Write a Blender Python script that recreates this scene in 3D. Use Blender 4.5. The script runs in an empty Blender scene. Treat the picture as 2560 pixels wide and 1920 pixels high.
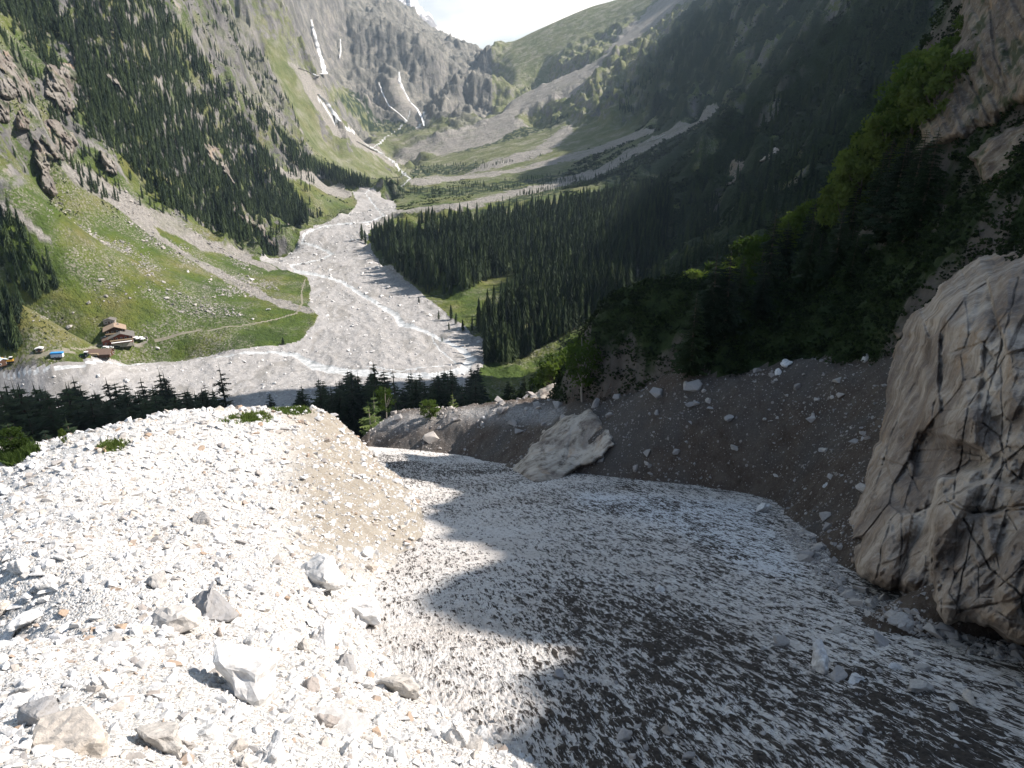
import bpy, bmesh, math, random
import numpy as np
from mathutils import Vector, Matrix
random.seed(7)
rng = np.random.default_rng(11)
R = math.radians
SC = bpy.context.scene
COL = SC.collection

# ------------------------------------------------------------------ camera, light, exposure
CAMZ = 150.0
PITCH = R(21.0)
F = 2212 * 25.0 / 36.0                      # focal length in units of a 2212 px wide picture
cam_d = bpy.data.cameras.new('camera')
cam_d.lens = 25.0
cam_d.sensor_width = 36.0
cam_d.clip_start = 0.1
cam_d.clip_end = 30000
cam = bpy.data.objects.new('camera', cam_d)
cam.location = (0, 0, CAMZ)
cam.rotation_euler = (R(90) - PITCH, 0, 0)
COL.objects.link(cam)
SC.camera = cam

SUN_AZ = R(80.0)                            # to the right of the view direction
SUN_EL = R(42.0)
L = np.array([math.sin(SUN_AZ) * math.cos(SUN_EL), math.cos(SUN_AZ) * math.cos(SUN_EL), math.sin(SUN_EL)])
sun_d = bpy.data.lights.new('sun', 'SUN')
sun_d.energy = 5.0
sun_d.angle = R(0.5)
sun_d.color = (0.96, 0.975, 1.0)
sun = bpy.data.objects.new('sun', sun_d)
sun.rotation_euler = Vector(-L).to_track_quat('-Z', 'Y').to_euler()
sun.location = (0, 0, 900)
COL.objects.link(sun)

world = bpy.data.worlds.new('World')
SC.world = world
world.use_nodes = True
wn = world.node_tree
wn.nodes.clear()
w_out = wn.nodes.new('ShaderNodeOutputWorld')
w_bg = wn.nodes.new('ShaderNodeBackground')
w_sky = wn.nodes.new('ShaderNodeTexSky')
w_sky.sky_type = 'NISHITA'
w_sky.sun_disc = False
w_sky.sun_elevation = SUN_EL
w_sky.sun_rotation = SUN_AZ
w_sky.altitude = 1700
w_bg.inputs['Strength'].default_value = 0.064
# thin bright cloud in the sky
w_tc = wn.nodes.new('ShaderNodeTexCoord')
w_mp = wn.nodes.new('ShaderNodeMapping')
w_mp.inputs['Scale'].default_value = (1.0, 1.0, 3.0)
w_nz = wn.nodes.new('ShaderNodeTexNoise')
w_nz.inputs['Scale'].default_value = 4.2
w_nz.inputs['Detail'].default_value = 7
w_rp = wn.nodes.new('ShaderNodeValToRGB')
w_rp.color_ramp.elements[0].position = 0.34
w_rp.color_ramp.elements[1].position = 0.60
w_sx = wn.nodes.new('ShaderNodeSeparateXYZ')
wn.links.new(w_tc.outputs['Generated'], w_sx.inputs[0])
w_mr = wn.nodes.new('ShaderNodeMapRange')
w_mr.inputs['From Min'].default_value = 0.80
w_mr.inputs['From Max'].default_value = 0.95
wn.links.new(w_sx.outputs['Y'], w_mr.inputs['Value'])
w_mu = wn.nodes.new('ShaderNodeMath')
w_mu.operation = 'MULTIPLY'
w_mx = wn.nodes.new('ShaderNodeMix')
w_mx.data_type = 'RGBA'
[i for i in w_mx.inputs if i.name == 'B' and i.type == 'RGBA'][0].default_value = (11.5, 11.8, 12.2, 1)
wn.links.new(w_tc.outputs['Generated'], w_mp.inputs['Vector'])
wn.links.new(w_mp.outputs['Vector'], w_nz.inputs['Vector'])
wn.links.new(w_nz.outputs['Fac'], w_rp.inputs['Fac'])
wn.links.new(w_rp.outputs['Color'], w_mu.inputs[0])
wn.links.new(w_mr.outputs['Result'], w_mu.inputs[1])
wn.links.new(w_mu.outputs[0], w_mx.inputs['Factor'])
wn.links.new(w_sky.outputs['Color'], [i for i in w_mx.inputs if i.name == 'A' and i.type == 'RGBA'][0])
wn.links.new([i for i in w_mx.outputs if i.type == 'RGBA'][0], w_bg.inputs['Color'])
wn.links.new(w_bg.outputs['Background'], w_out.inputs['Surface'])

SC.view_settings.view_transform = 'Standard'
SC.view_settings.look = 'None'
SC.view_settings.gamma = 1.0
SC.view_settings.exposure = 1.15
SC.cycles.max_bounces = 5
SC.cycles.diffuse_bounces = 2
SC.cycles.glossy_bounces = 1
SC.cycles.transmission_bounces = 2
SC.cycles.volume_bounces = 0
SC.cycles.transparent_max_bounces = 4
SC.cycles.use_denoising = True

# ------------------------------------------------------------------ picture <-> place
sp, cp = math.sin(PITCH), math.cos(PITCH)

def ray(px, py):
    u = (np.asarray(px, float) - 1106) / F
    v = (829.5 - np.asarray(py, float)) / F
    return u, cp + v * sp, -sp + v * cp

def at(px, py, r):
    """the point seen at px,py at horizontal distance r"""
    a, b, c = ray(px, py)
    h = np.hypot(a, b)
    return a / h * r, b / h * r, CAMZ + c / h * r

def proj(x, y, z):
    dx, dy, dz = x, y, z - CAMZ
    dep = dy * cp - dz * sp
    up = dy * sp + dz * cp
    dep = np.where(dep < 0.1, 0.1, dep)
    return 1106 + F * dx / dep, 829.5 - F * up / dep

# ------------------------------------------------------------------ noise
_P = np.random.default_rng(5).permutation(256)
_P = np.concatenate([_P, _P, _P])
_ga = np.random.default_rng(6).uniform(0, 2 * np.pi, 256)
_GX, _GY = np.cos(_ga), np.sin(_ga)

def noise(x, y):
    xi = np.floor(x).astype(np.int64); yi = np.floor(y).astype(np.int64)
    xf = x - xi; yf = y - yi
    xi &= 255; yi &= 255
    u = xf * xf * xf * (xf * (xf * 6 - 15) + 10)
    v = yf * yf * yf * (yf * (yf * 6 - 15) + 10)
    def g(ix, iy, fx, fy):
        h = _P[_P[ix & 255] + (iy & 255)]
        return _GX[h] * fx + _GY[h] * fy
    a = g(xi, yi, xf, yf); b = g(xi + 1, yi, xf - 1, yf)
    c = g(xi, yi + 1, xf, yf - 1); d = g(xi + 1, yi + 1, xf - 1, yf - 1)
    return 1.5 * (a + u * (b - a) + v * ((c + u * (d - c)) - (a + u * (b - a))))

def fbm(x, y, o=5, s=0.0, gain=0.5):
    t = 0; a = 1.0
    for k in range(o):
        t = t + a * noise(x + s + 17.3 * k, y - s + 9.1 * k)
        x = x * 2.03; y = y * 2.03; a *= gain
    return t

def ridged(x, y, o=5, s=0.0, gain=0.5):
    t = 0; a = 1.0; w = 1.0
    for k in range(o):
        n = 1 - np.abs(noise(x + s + 17.3 * k, y - s + 9.1 * k)) * 1.6
        n = n * n * w
        w = np.clip(n * 1.6, 0, 1)
        t = t + a * n
        x = x * 2.07; y = y * 2.07; a *= gain
    return t

def facet(u, v, seed=0):
    """flat facets that meet in straight edges"""
    t = np.random.default_rng(seed + 7).uniform(-1, 1, (64, 64))
    i = np.floor(u).astype(int); j = np.floor(v).astype(int); a = u - i; b = v - j
    h = lambda p, q: t[(i + p) & 63, (j + q) & 63]
    lo = h(0, 0) + a * (h(1, 0) - h(0, 0)) + b * (h(0, 1) - h(0, 0))
    hi = h(1, 1) + (1 - a) * (h(0, 1) - h(1, 1)) + (1 - b) * (h(1, 0) - h(1, 1))
    return np.where(a + b < 1, lo, hi)

def sstep(x, a, b):
    t = np.clip((x - a) / (b - a), 0, 1)
    return t * t * (3 - 2 * t)

def cells(u, v, seed=0):
    """voronoi: distance to the nearest edge and a random value for each cell"""
    iu = np.floor(u).astype(int); iv = np.floor(v).astype(int)
    f1 = np.full(u.shape, 9.0); f2 = np.full(u.shape, 9.0); cid = np.zeros(u.shape); cu = np.zeros(u.shape); cv = np.zeros(u.shape)
    tab = np.random.default_rng(seed + 99).uniform(0, 1, (64, 64, 3))
    for a in (-1, 0, 1):
        for b in (-1, 0, 1):
            t = tab[(iu + a) & 63, (iv + b) & 63]
            d = np.hypot(iu + a + t[..., 0] - u, iv + b + t[..., 1] - v)
            m = d < f1
            f2 = np.where(m, f1, np.minimum(f2, d)); cid = np.where(m, t[..., 2], cid); cu = np.where(m, iu + a + t[..., 0], cu); cv = np.where(m, iv + b + t[..., 1], cv); f1 = np.where(m, d, f1)
    return f2 - f1, cid, cu, cv

# ------------------------------------------------------------------ surfaces through surveyed points
class Surf:
    """thin plate surface z(azimuth, ln r) through points seen at px,py at distance r"""
    def __init__(s, pts, xyz=(), smooth=1e-4):
        P = []
        for p in pts:
            x, y, z = at(*p); P.append((x, y, z))
        P += list(xyz)
        P = np.array(P, float)
        s.p = np.stack([np.arctan2(P[:, 0], P[:, 1]), 0.5 * np.log(P[:, 0] ** 2 + P[:, 1] ** 2)], 1)
        # relative height over distance behaves evenly across scales
        s.v = (P[:, 2] - CAMZ) / np.exp(s.p[:, 1])
        n = len(P)
        d = np.hypot(s.p[:, None, 0] - s.p[None, :, 0], s.p[:, None, 1] - s.p[None, :, 1])
        K = np.where(d > 0, d * d * np.log(d + 1e-12), 0) + np.eye(n) * smooth
        Q = np.concatenate([np.ones((n, 1)), s.p], 1)
        A = np.zeros((n + 3, n + 3))
        A[:n, :n] = K; A[:n, n:] = Q; A[n:, :n] = Q.T
        b = np.zeros(n + 3); b[:n] = s.v
        s.w = np.linalg.solve(A, b)
    def __call__(s, az, lr):
        sh = az.shape
        a = az.ravel(); l = lr.ravel()
        o = s.w[-3] + s.w[-2] * a + s.w[-1] * l
        for i in range(len(s.p)):
            d2 = (a - s.p[i, 0]) ** 2 + (l - s.p[i, 1]) ** 2 + 1e-12
            o += s.w[i] * 0.5 * d2 * np.log(d2)
        return (o * np.exp(l)).reshape(sh) + CAMZ

def lvl(px, py, z):
    a, b, c = ray(px, py)
    t = (z - CAMZ) / c
    return (float(a * t), float(b * t), float(z))

def PA(az, r, z):
    return (math.sin(R(az)) * r, math.cos(R(az)) * r, z)

# gravel moraine in the foreground, lower left
moraine_s = Surf([
    (0, 1000, 50), (150, 958, 52), (340, 915, 56), (500, 893, 60), (640, 882, 64), (700, 890, 66), (755, 935, 67),
    (785, 975, 70), (805, 1000, 68), (860, 1040, 57),
    (925, 1130, 42), (945, 1165, 38), (850, 1290, 27), (815, 1385, 21), (900, 1470, 16.5), (1050, 1580, 12), (1150, 1659, 10),
    (0, 1200, 22), (300, 1200, 23), (550, 1150, 27), (700, 1050, 40), (690, 1250, 21), (620, 1340, 17.5), (400, 1050, 38), (150, 1080, 34),
    (0, 1400, 12.5), (350, 1400, 13), (700, 1480, 12), (0, 1659, 6.9), (400, 1659, 7.1), (750, 1659, 7.6), (1000, 1659, 9.3),
    (0, 1900, 4.6), (800, 1900, 5), (1200, 1900, 6)],
    [PA(-36, 62, 118), PA(-30, 70, 115), PA(-20, 78, 112), PA(-12, 84, 108), PA(-8, 86, 104), PA(-36, 90, 104), PA(-20, 105, 96), PA(-8, 110, 92),
     PA(-50, 50, 122), PA(-50, 20, 134), PA(-60, 8, 143),
     PA(-2, 60, 112), PA(2, 45, 117), PA(2, 32, 122), PA(0, 24, 127), PA(6, 17, 131), PA(12, 12, 134), PA(25, 12, 132), PA(20, 30, 112), PA(25, 60, 92), PA(3, 80, 96)])
# old avalanche snow
def snow_s(a, l):
    r = np.exp(l); x, y = r * np.sin(a), r * np.cos(a)
    z = np.interp(y, [-20, 0, 10, 20, 34, 48, 62, 78, 90, 96, 105, 120, 140], [150, 142.6, 138.1, 133.5, 127.7, 122.3, 116.9, 110.8, 106.2, 103.2, 98, 85, 60])
    return z + 0.14 * x * np.exp(-np.maximum(y, 0) / 16) - 0.0016 * np.maximum(x - 14, 0) ** 2 - 0.5 * np.exp(-((x + 5) / 6) ** 2) * np.clip(y / 30, 0, 1)
# undercut bank of brown earth and the wooded slope above it
bank_s = Surf([
    (800, 985, 92), (790, 938, 96), (830, 905, 97), (1000, 895, 90), (1100, 880, 84), (1190, 880, 78), (1280, 868, 72), (1420, 832, 66), (1500, 812, 63),
    (1700, 800, 59), (1900, 782, 54), (1000, 985, 82), (1110, 1015, 66), (1250, 1035, 60), (1400, 1052, 56), (1650, 1072, 51), (1700, 1130, 42.5), (1790, 1235, 30.5), (1910, 1325, 24.5), (2100, 1370, 21),
    (1550, 930, 57), (1800, 940, 50), (1250, 950, 66), (1850, 1100, 37)],
    [PA(2, 40, 119), PA(10, 40, 118), PA(20, 30, 124), PA(30, 16, 132), PA(40, 20, 131), PA(-4, 70, 109), PA(-12, 80, 104),
     PA(-14, 104, 96), PA(-10, 106, 103), PA(-4, 100, 107), PA(2, 96, 109), PA(6, 90, 112), PA(12, 84, 111), PA(18, 74, 119), PA(26, 66, 126), PA(-10, 118, 92), PA(0, 112, 98)])
slope_s = Surf([
    (1190, 885, 80), (1280, 872, 73), (1420, 836, 67), (1500, 816, 64), (1700, 804, 60), (1900, 786, 55), (1960, 765, 54), (2100, 700, 48),
    (1240, 850, 95), (1330, 825, 108), (1180, 845, 128), (1120, 845, 150), (1270, 800, 160), (1450, 705, 142), (1450, 775, 90), (1600, 622, 124), (1600, 715, 82), (1750, 490, 108), (1750, 600, 78),
    (1900, 325, 92), (1900, 520, 70), (2080, 50, 86), (2080, 300, 68), (2212, 300, 60), (2212, 0, 74), (2212, -300, 92), (2212, 540, 46), (2212, 750, 42), (2050, 500, 62), (1980, 660, 55)],
    [PA(2, 185, 72), PA(2, 240, 40), PA(8, 190, 80), PA(8, 240, 50), PA(14, 180, 95), PA(14, 240, 60), PA(20, 160, 112), PA(20, 220, 75), PA(26, 140, 128), PA(26, 200, 90),
     PA(32, 130, 150), PA(33, 190, 115), PA(-4, 110, 95), PA(-4, 150, 70), PA(-2, 90, 90), PA(5, 70, 95), PA(15, 50, 105), PA(30, 30, 120), PA(45, 50, 152), PA(45, 90, 165), PA(45, 150, 150), PA(55, 60, 160), PA(55, 120, 150), PA(40, 30, 140), PA(55, 20, 135), PA(70, 60, 150), PA(70, 150, 140)])
# the valley and the mountains round it
V = [lvl(*p) for p in [
    (0, 800, 1), (0, 770, 2), (0, 860, 2), (300, 770, 1), (300, 840, 2), (600, 760, 0), (600, 850, 3), (700, 800, 0), (1000, 805, 0), (850, 760, 2), (1045, 745, 1), (850, 680, 5), (700, 650, 6), (700, 600, 8),
    (640, 570, 10), (700, 500, 16), (800, 460, 22), (780, 412, 30), (880, 382, 42), (900, 560, 12), (1000, 650, 8), (1080, 680, 9), (1000, 850, 4), (250, 745, 8), (500, 745, 5),
    (150, 760, 4), (640, 660, 10), (1000, 440, 32), (1200, 440, 40)]]
far_s = Surf([
    # left slope
    (100, 600, 545), (300, 600, 560), (500, 620, 610), (0, 650, 480), (0, 500, 560), (100, 430, 630), (250, 450, 660), (400, 520, 690), (560, 555, 780),
    (0, 300, 610), (60, 220, 650), (130, 330, 670), (0, 100, 720), (150, 100, 800), (250, 250, 780), (350, 380, 790), (450, 480, 830), (580, 470, 900), (640, 490, 905), (720, 450, 1050),
    (300, 100, 880), (400, 250, 930), (500, 350, 970), (300, -50, 950), (0, -150, 860), (450, 100, 1080), (450, -60, 1180), (560, 200, 1260), (620, 320, 1150), (700, 400, 1240), (640, 240, 1500), (700, 330, 1500), (780, 380, 1400),
    (560, 60, 1600), (560, -80, 1750), (640, 150, 2200), (700, 250, 2150), (760, 310, 1950), (830, 350, 1750),
    # head of the valley
    (820, 300, 2250), (740, 240, 2550), (690, 170, 2900), (690, 110, 3050), (680, 45, 3150), (600, 0, 3000), (650, -60, 3200), (760, 52, 3300), (870, 50, 3350), (940, 84, 3400), (1060, 108, 3500),
    (800, 140, 3050), (900, 140, 3080), (1000, 140, 3150), (800, 220, 2750), (900, 230, 2700), (1000, 220, 2750), (920, 280, 2300), (1050, 240, 2400), (900, 350, 1850), (1000, 330, 1900),
    (1080, 105, 3500), (1150, 70, 3400), (1280, 12, 3350), (1400, -20, 3400), (1100, 200, 2500), (1200, 160, 2650), (1300, 100, 2800), (1400, 20, 2900), (1480, -60, 3000),
    # right side of the valley
    (1200, 270, 1900), (1100, 330, 1650), (1400, 270, 1500), (1250, 330, 1450), (1100, 380, 1300), (1000, 400, 1250), (1350, 360, 1150), (1560, 228, 1150), (1450, 330, 1020), (1250, 420, 960), (1440, 400, 880), (1500, 350, 930),
    (1300, 180, 2000), (1450, 100, 1950), (1600, 0, 1800), (1500, 180, 1500), (1550, 100, 1550), (1650, 100, 1200), (1600, 200, 1080), (1700, 0, 1300), (1700, 250, 850), (1850, 0, 950), (1850, 200, 700), (2000, 0, 800), (1600, 350, 780), (1500, 450, 690), (1750, 400, 560),
    (1350, 550, 620), (1250, 650, 540), (1450, 550, 560), (1600, 500, 490), (1150, 720, 470), (1300, 700, 460), (1700, -150, 1400), (2212, 0, 700), (2212, -250, 900)],
    V + [PA(-36, 210, 44), PA(-25, 225, 42), PA(-15, 230, 38), PA(-8, 235, 30), PA(-2, 250, 22), PA(4, 280, 20), PA(9, 330, 26), PA(-36, 300, 14), PA(-20, 310, 14), PA(-8, 310, 10),
         PA(-30, 150, 66), PA(-15, 150, 62), PA(-3, 160, 56), PA(8, 200, 50), PA(-30, 90, 90), PA(-10, 110, 78), PA(5, 110, 76), PA(16, 260, 55), PA(24, 260, 75), PA(33, 260, 110), PA(16, 120, 70), PA(30, 120, 90),
         PA(-50, 210, 46), PA(-50, 420, 5), PA(-50, 600, 120), PA(-50, 800, 420), PA(-50, 90, 92), PA(48, 150, 120), PA(48, 300, 130), PA(48, 600, 250), PA(58, 200, 120), PA(40, 450, 180), PA(70, 300, 120), PA(70, 1000, 500), PA(55, 1200, 600), PA(-50, 1500, 900),
         PA(-20, 2600, 1500), PA(-6, 4300, 560), PA(-1, 4300, 380), PA(3, 4300, 330), PA(8, 4300, 500), PA(20, 3600, 1100), PA(30, 2200, 900), PA(40, 1200, 520), PA(-30, 1700, 1000), PA(-40, 1200, 700)])

# ------------------------------------------------------------------ the grid all ground sheets are cut from
az_in = np.linspace(-37.5, 37.5, 1010)
az = np.radians(np.concatenate([np.linspace(-62, -37.8, 60), az_in, np.linspace(37.8, 75, 100)]))
lr = np.concatenate([np.linspace(math.log(3.6), math.log(7), 60, endpoint=False), np.linspace(math.log(7), math.log(60), 520, endpoint=False),
                     np.linspace(math.log(60), math.log(350), 260, endpoint=False), np.linspace(math.log(350), math.log(1400), 420, endpoint=False),
                     np.linspace(math.log(1400), math.log(4600), 240)])
NA, NR = len(az), len(lr)
AZ, LR = np.meshgrid(az, lr, indexing='ij')
RR = np.exp(LR)
X, Y = RR * np.sin(AZ), RR * np.cos(AZ)

def coarse(surf, i0, i1):
    """evaluate a surface on every fourth grid line and spread it over rows i0..i1"""
    ia = np.unique(np.concatenate([np.arange(0, NA, 5), [NA - 1]]))
    il = np.unique(np.concatenate([np.arange(i0, i1, 4), [i1 - 1]]))
    C = surf(*np.meshgrid(az[ia], lr[il], indexing='ij'))
    T = np.empty((len(ia), i1 - i0))
    for k in range(len(ia)):
        T[k] = np.interp(lr[i0:i1], lr[il], C[k])
    O = np.full((NA, NR), -1e3)
    B = np.empty((NA, i1 - i0))
    for k in range(i1 - i0):
        B[:, k] = np.interp(az, az[ia], T[:, k])
    O[:, i0:i1] = B
    return O

def row(r):
    return int(np.searchsorted(lr, math.log(r)))

def blur(M, n):
    for ax in (0, 1):
        for _ in range(2):
            c = np.cumsum(np.pad(M, [(n + 1, n) if a == ax else (0, 0) for a in (0, 1)], mode='edge'), axis=ax)
            w = 2 * n + 1
            M = ((c[w:] - c[:-w]) if ax == 0 else (c[:, w:] - c[:, :-w])) / w
    return M

def inpoly(px, py, poly):
    out = np.zeros(px.shape, bool)
    q = np.array(poly, float)
    box = (px > q[:, 0].min()) & (px < q[:, 0].max()) & (py > q[:, 1].min()) & (py < q[:, 1].max())
    a, b = px[box], py[box]
    c = np.zeros(a.shape, bool)
    n = len(q); j = n - 1
    for i in range(n):
        x1, y1, x2, y2 = q[i, 0], q[i, 1], q[j, 0], q[j, 1]
        if y1 != y2:
            c ^= ((y1 > b) != (y2 > b)) & (a < (x2 - x1) * (b - y1) / (y2 - y1) + x1)
        j = i
    out[box] = c
    return out

def inline(px, py, pts):
    """near a line of (x, y, width)"""
    out = np.zeros(px.shape, bool)
    for (x1, y1, w1), (x2, y2, w2) in zip(pts[:-1], pts[1:]):
        m = max(w1, w2)
        box = (px > min(x1, x2) - m) & (px < max(x1, x2) + m) & (py > min(y1, y2) - m) & (py < max(y1, y2) + m)
        a, b = px[box], py[box]
        dx, dy = x2 - x1, y2 - y1
        t = np.clip(((a - x1) * dx + (b - y1) * dy) / (dx * dx + dy * dy + 1e-9), 0, 1)
        o = np.hypot(a - x1 - t * dx, (b - y1 - t * dy) * 1.6) < (w1 + (w2 - w1) * t) * 0.5
        out[box] |= o
    return out

iM, iS, iB, iN0, iN1, iF = row(116), row(118), row(120), row(26), row(245), row(62)
Zm = coarse(moraine_s, 0, iM)
Zs = coarse(snow_s, 0, iS)
Zb = coarse(bank_s, row(18), iB)
Zn = coarse(slope_s, iN0, iN1)
Zf = coarse(far_s, iF, NR)
Zf[:, :iF] = -1e3


# ------------------------------------------------------------------ what covers the valley (patches on the ground)
fs = slice(iF, NR)
xf, yf, zf, rf = X[:, fs], Y[:, fs], Zf[:, fs], RR[:, fs]
bx, by = proj(xf, yf, zf)
n1 = noise(xf / 23, yf / 23) + 0.5 * noise(xf / 9, yf / 9)
n2 = noise(xf / 23 + 40, yf / 23) + 0.5 * noise(xf / 9, yf / 9 + 31)
jx, jy = bx + 7 * n1, by + 4 * n2

GRAVEL = [(-900, 800), (0, 802), (120, 793), (330, 766), (480, 750), (600, 749), (650, 735), (680, 700), (684, 682), (665, 660), (670, 630), (664, 600), (610, 583), (560, 562), (620, 545), (650, 505), (700, 478), (740, 470),
          (772, 440), (760, 415), (800, 403), (850, 430), (856, 455), (810, 478), (790, 520), (830, 575), (900, 625), (985, 695), (1058, 740), (1040, 790), (1015, 830), (1000, 1000), (-900, 1100)]
MEADOW = [
    [(-400, 560), (0, 520), (30, 400), (110, 370), (180, 380), (330, 470), (430, 520), (540, 555), (600, 580), (668, 600), (672, 640), (680, 690), (650, 738), (600, 748), (480, 746), (330, 752), (120, 770), (0, 785), (-400, 800)],
    [(130, 340), (260, 420), (420, 490), (560, 556), (590, 552), (500, 500), (330, 430), (230, 380), (180, 340)],
    [(570, 300), (640, 370), (720, 395), (780, 430), (770, 455), (700, 478), (650, 505), (690, 450), (640, 400), (590, 350), (560, 300)],
    [(0, 40), (60, 60), (140, 110), (150, 150), (60, 140), (0, 110)], [(240, 330), (310, 350), (370, 440), (300, 430)], [(330, 20), (400, 30), (420, 75), (370, 60)],
    [(600, 60), (660, 180), (700, 290), (780, 350), (860, 372), (880, 388), (800, 405), (740, 375), (680, 330), (640, 270), (610, 190), (570, 120)],
    [(860, 400), (850, 430), (860, 462), (1000, 452), (1200, 430), (1430, 350), (1560, 240), (1440, 260), (1230, 262), (1240, 240), (1100, 280), (900, 350), (840, 380), (760, 330), (800, 290), (900, 275), (1060, 250), (1090, 200), (1130, 170), (1400, 20), (1425, -30), (1280, 5), (1150, 50), (1080, 108), (1100, 180), (1050, 240), (900, 300), (820, 320), (830, 350)],
    [(925, 635), (980, 640), (1060, 610), (1125, 592), (1110, 640), (1060, 695), (1000, 712), (975, 690)],
    [(700, 190), (760, 250), (830, 300), (900, 290), (870, 260), (800, 240), (740, 190)],
    [(1150, 700), (1400, 560), (1480, 420), (1500, 360), (1400, 380), (1200, 430), (1000, 460), (850, 480), (800, 520), (850, 600), (1000, 740)],
]
SCREE = [
    [(118, 345), (180, 360), (240, 402), (330, 456), (440, 524), (560, 562), (600, 580), (585, 586), (510, 558), (440, 541), (380, 510), (330, 487), (345, 508), (430, 560), (520, 605), (600, 645), (655, 658), (690, 672), (660, 678), (600, 660), (520, 625), (440, 580), (340, 515), (240, 440), (150, 388)],
    [(575, 305), (600, 335), (660, 372), (720, 397), (762, 420), (745, 432), (700, 415), (640, 380), (590, 345)],
    [(0, 430), (60, 470), (110, 520), (95, 520), (40, 478), (0, 446)],
    [(1565, 222), (1548, 250), (1400, 322), (1290, 382), (1150, 418), (1000, 447), (860, 468), (800, 482), (850, 455), (1000, 436), (1150, 402), (1290, 362), (1400, 300), (1500, 250)],
    [(1432, 262), (1410, 285), (1300, 330), (1150, 368), (1000, 388), (890, 400), (880, 385), (1000, 378), (1120, 362), (1280, 320)],
    [(1240, 255), (1235, 290), (1180, 330), (1080, 362), (1000, 378), (1060, 345), (1160, 315)],
    [(1420, 0), (1290, 128), (1160, 180), (1095, 205), (1080, 245), (960, 290), (850, 320), (858, 345), (960, 335), (1060, 310), (1150, 262), (1110, 252), (1160, 230), (1240, 190), (1330, 110), (1480, 0), (1500, -60), (1450, -60)],
    [(620, 130), (690, 170), (720, 245), (800, 300), (860, 345), (850, 352), (770, 315), (700, 255), (650, 190)],
    [(860, 150), (900, 225), (930, 275), (900, 280), (860, 250), (820, 180), (840, 150)],
    [(1110, 455), (1040, 470), (1020, 470), (1100, 450)],
    [(1420, 560), (1330, 620), (1270, 640), (1260, 620), (1340, 590)],
]
STREAM = [
    [(688, 205, 7), (712, 235, 9), (740, 262, 6), (775, 292, 7), (800, 318, 6), (845, 340, 7), (858, 352, 7), (870, 372, 6), (885, 386, 5), (872, 396, 3), (800, 404, 4), (788, 418, 4), (812, 450, 5), (828, 466, 6), (800, 476, 5), (735, 483, 5), (700, 488, 6), (655, 508, 8), (650, 522, 9), (690, 535, 10), (716, 547, 10), (690, 560, 9), (628, 574, 9),
     (640, 586, 9), (700, 597, 11), (740, 608, 11), (790, 640, 14), (850, 676, 16), (866, 698, 16), (920, 715, 14), (965, 737, 15), (1000, 755, 17), (1018, 775, 22), (1000, 800, 24), (930, 812, 16), (820, 806, 18), (730, 800, 22), (680, 790, 24), (640, 768, 16), (590, 760, 8), (480, 762, 8), (400, 772, 10), (280, 782, 12), (120, 800, 13), (-60, 822, 15), (-500, 850, 15)],
    [(885, 240, 4), (880, 260, 4), (830, 298, 5), (806, 316, 4)], [(912, 240, 3), (918, 268, 4), (898, 280, 3)],
    [(930, 722, 3), (945, 750, 4), (985, 785, 5)], [(790, 792, 3), (860, 800, 4), (960, 790, 4)],
]
PATH = [[(0, 782, 11), (120, 762, 11), (200, 748, 6), (290, 738, 4), (380, 722, 4), (520, 705, 4), (600, 690, 4), (640, 676, 4), (652, 655, 4), (650, 630, 3), (658, 605, 3)], [(-200, 790, 18), (60, 772, 16), (160, 764, 9)]]
FOREST = [  # where conifers stand, by their feet
    [(0, 0), (60, 10), (300, -10), (360, 30), (430, 120), (540, 290), (600, 370), (655, 440), (668, 480), (640, 492), (590, 470), (560, 440), (600, 520), (600, 555), (540, 552), (470, 500), (420, 470), (360, 450), (320, 370), (240, 320), (200, 260), (170, 180), (150, 100), (60, 50), (0, 35)],
    [(520, 200), (600, 290), (660, 345), (740, 380), (800, 398), (800, 408), (740, 400), (650, 370), (590, 310), (530, 240)],
    [(0, 470), (40, 480), (90, 560), (135, 620), (115, 650), (60, 650), (0, 600)], [(0, 640), (30, 680), (50, 745), (30, 765), (0, 765)],
    [(800, 512), (860, 508), (1000, 488), (1100, 478), (1300, 442), (1440, 420), (1450, 480), (1430, 560), (1290, 690), (1180, 745), (1080, 800), (1020, 820), (1055, 740), (985, 712), (1050, 700), (1105, 640), (1125, 590), (1060, 605), (980, 640), (925, 635), (860, 590), (815, 548)],
    [(640, 450), (700, 440), (740, 450), (735, 465), (690, 475)], [(1170, 300), (1240, 290), (1300, 230), (1500, 60), (1560, 100), (1400, 230), (1240, 310)],
]
SHRUBS = [[(820, 405), (1000, 402), (1200, 378), (1400, 330), (1420, 345), (1200, 400), (1100, 412), (950, 425), (880, 422)], [(1000, 455), (1200, 400), (1400, 350), (1410, 360), (1200, 420)],
          [(880, 380), (900, 360), (1100, 350), (1200, 330), (1000, 375)], [(720, 210), (780, 260), (860, 290), (930, 280), (860, 255), (760, 200)], [(1090, 270), (1180, 250), (1230, 250), (1150, 290), (1000, 330), (940, 330)]]

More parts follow.
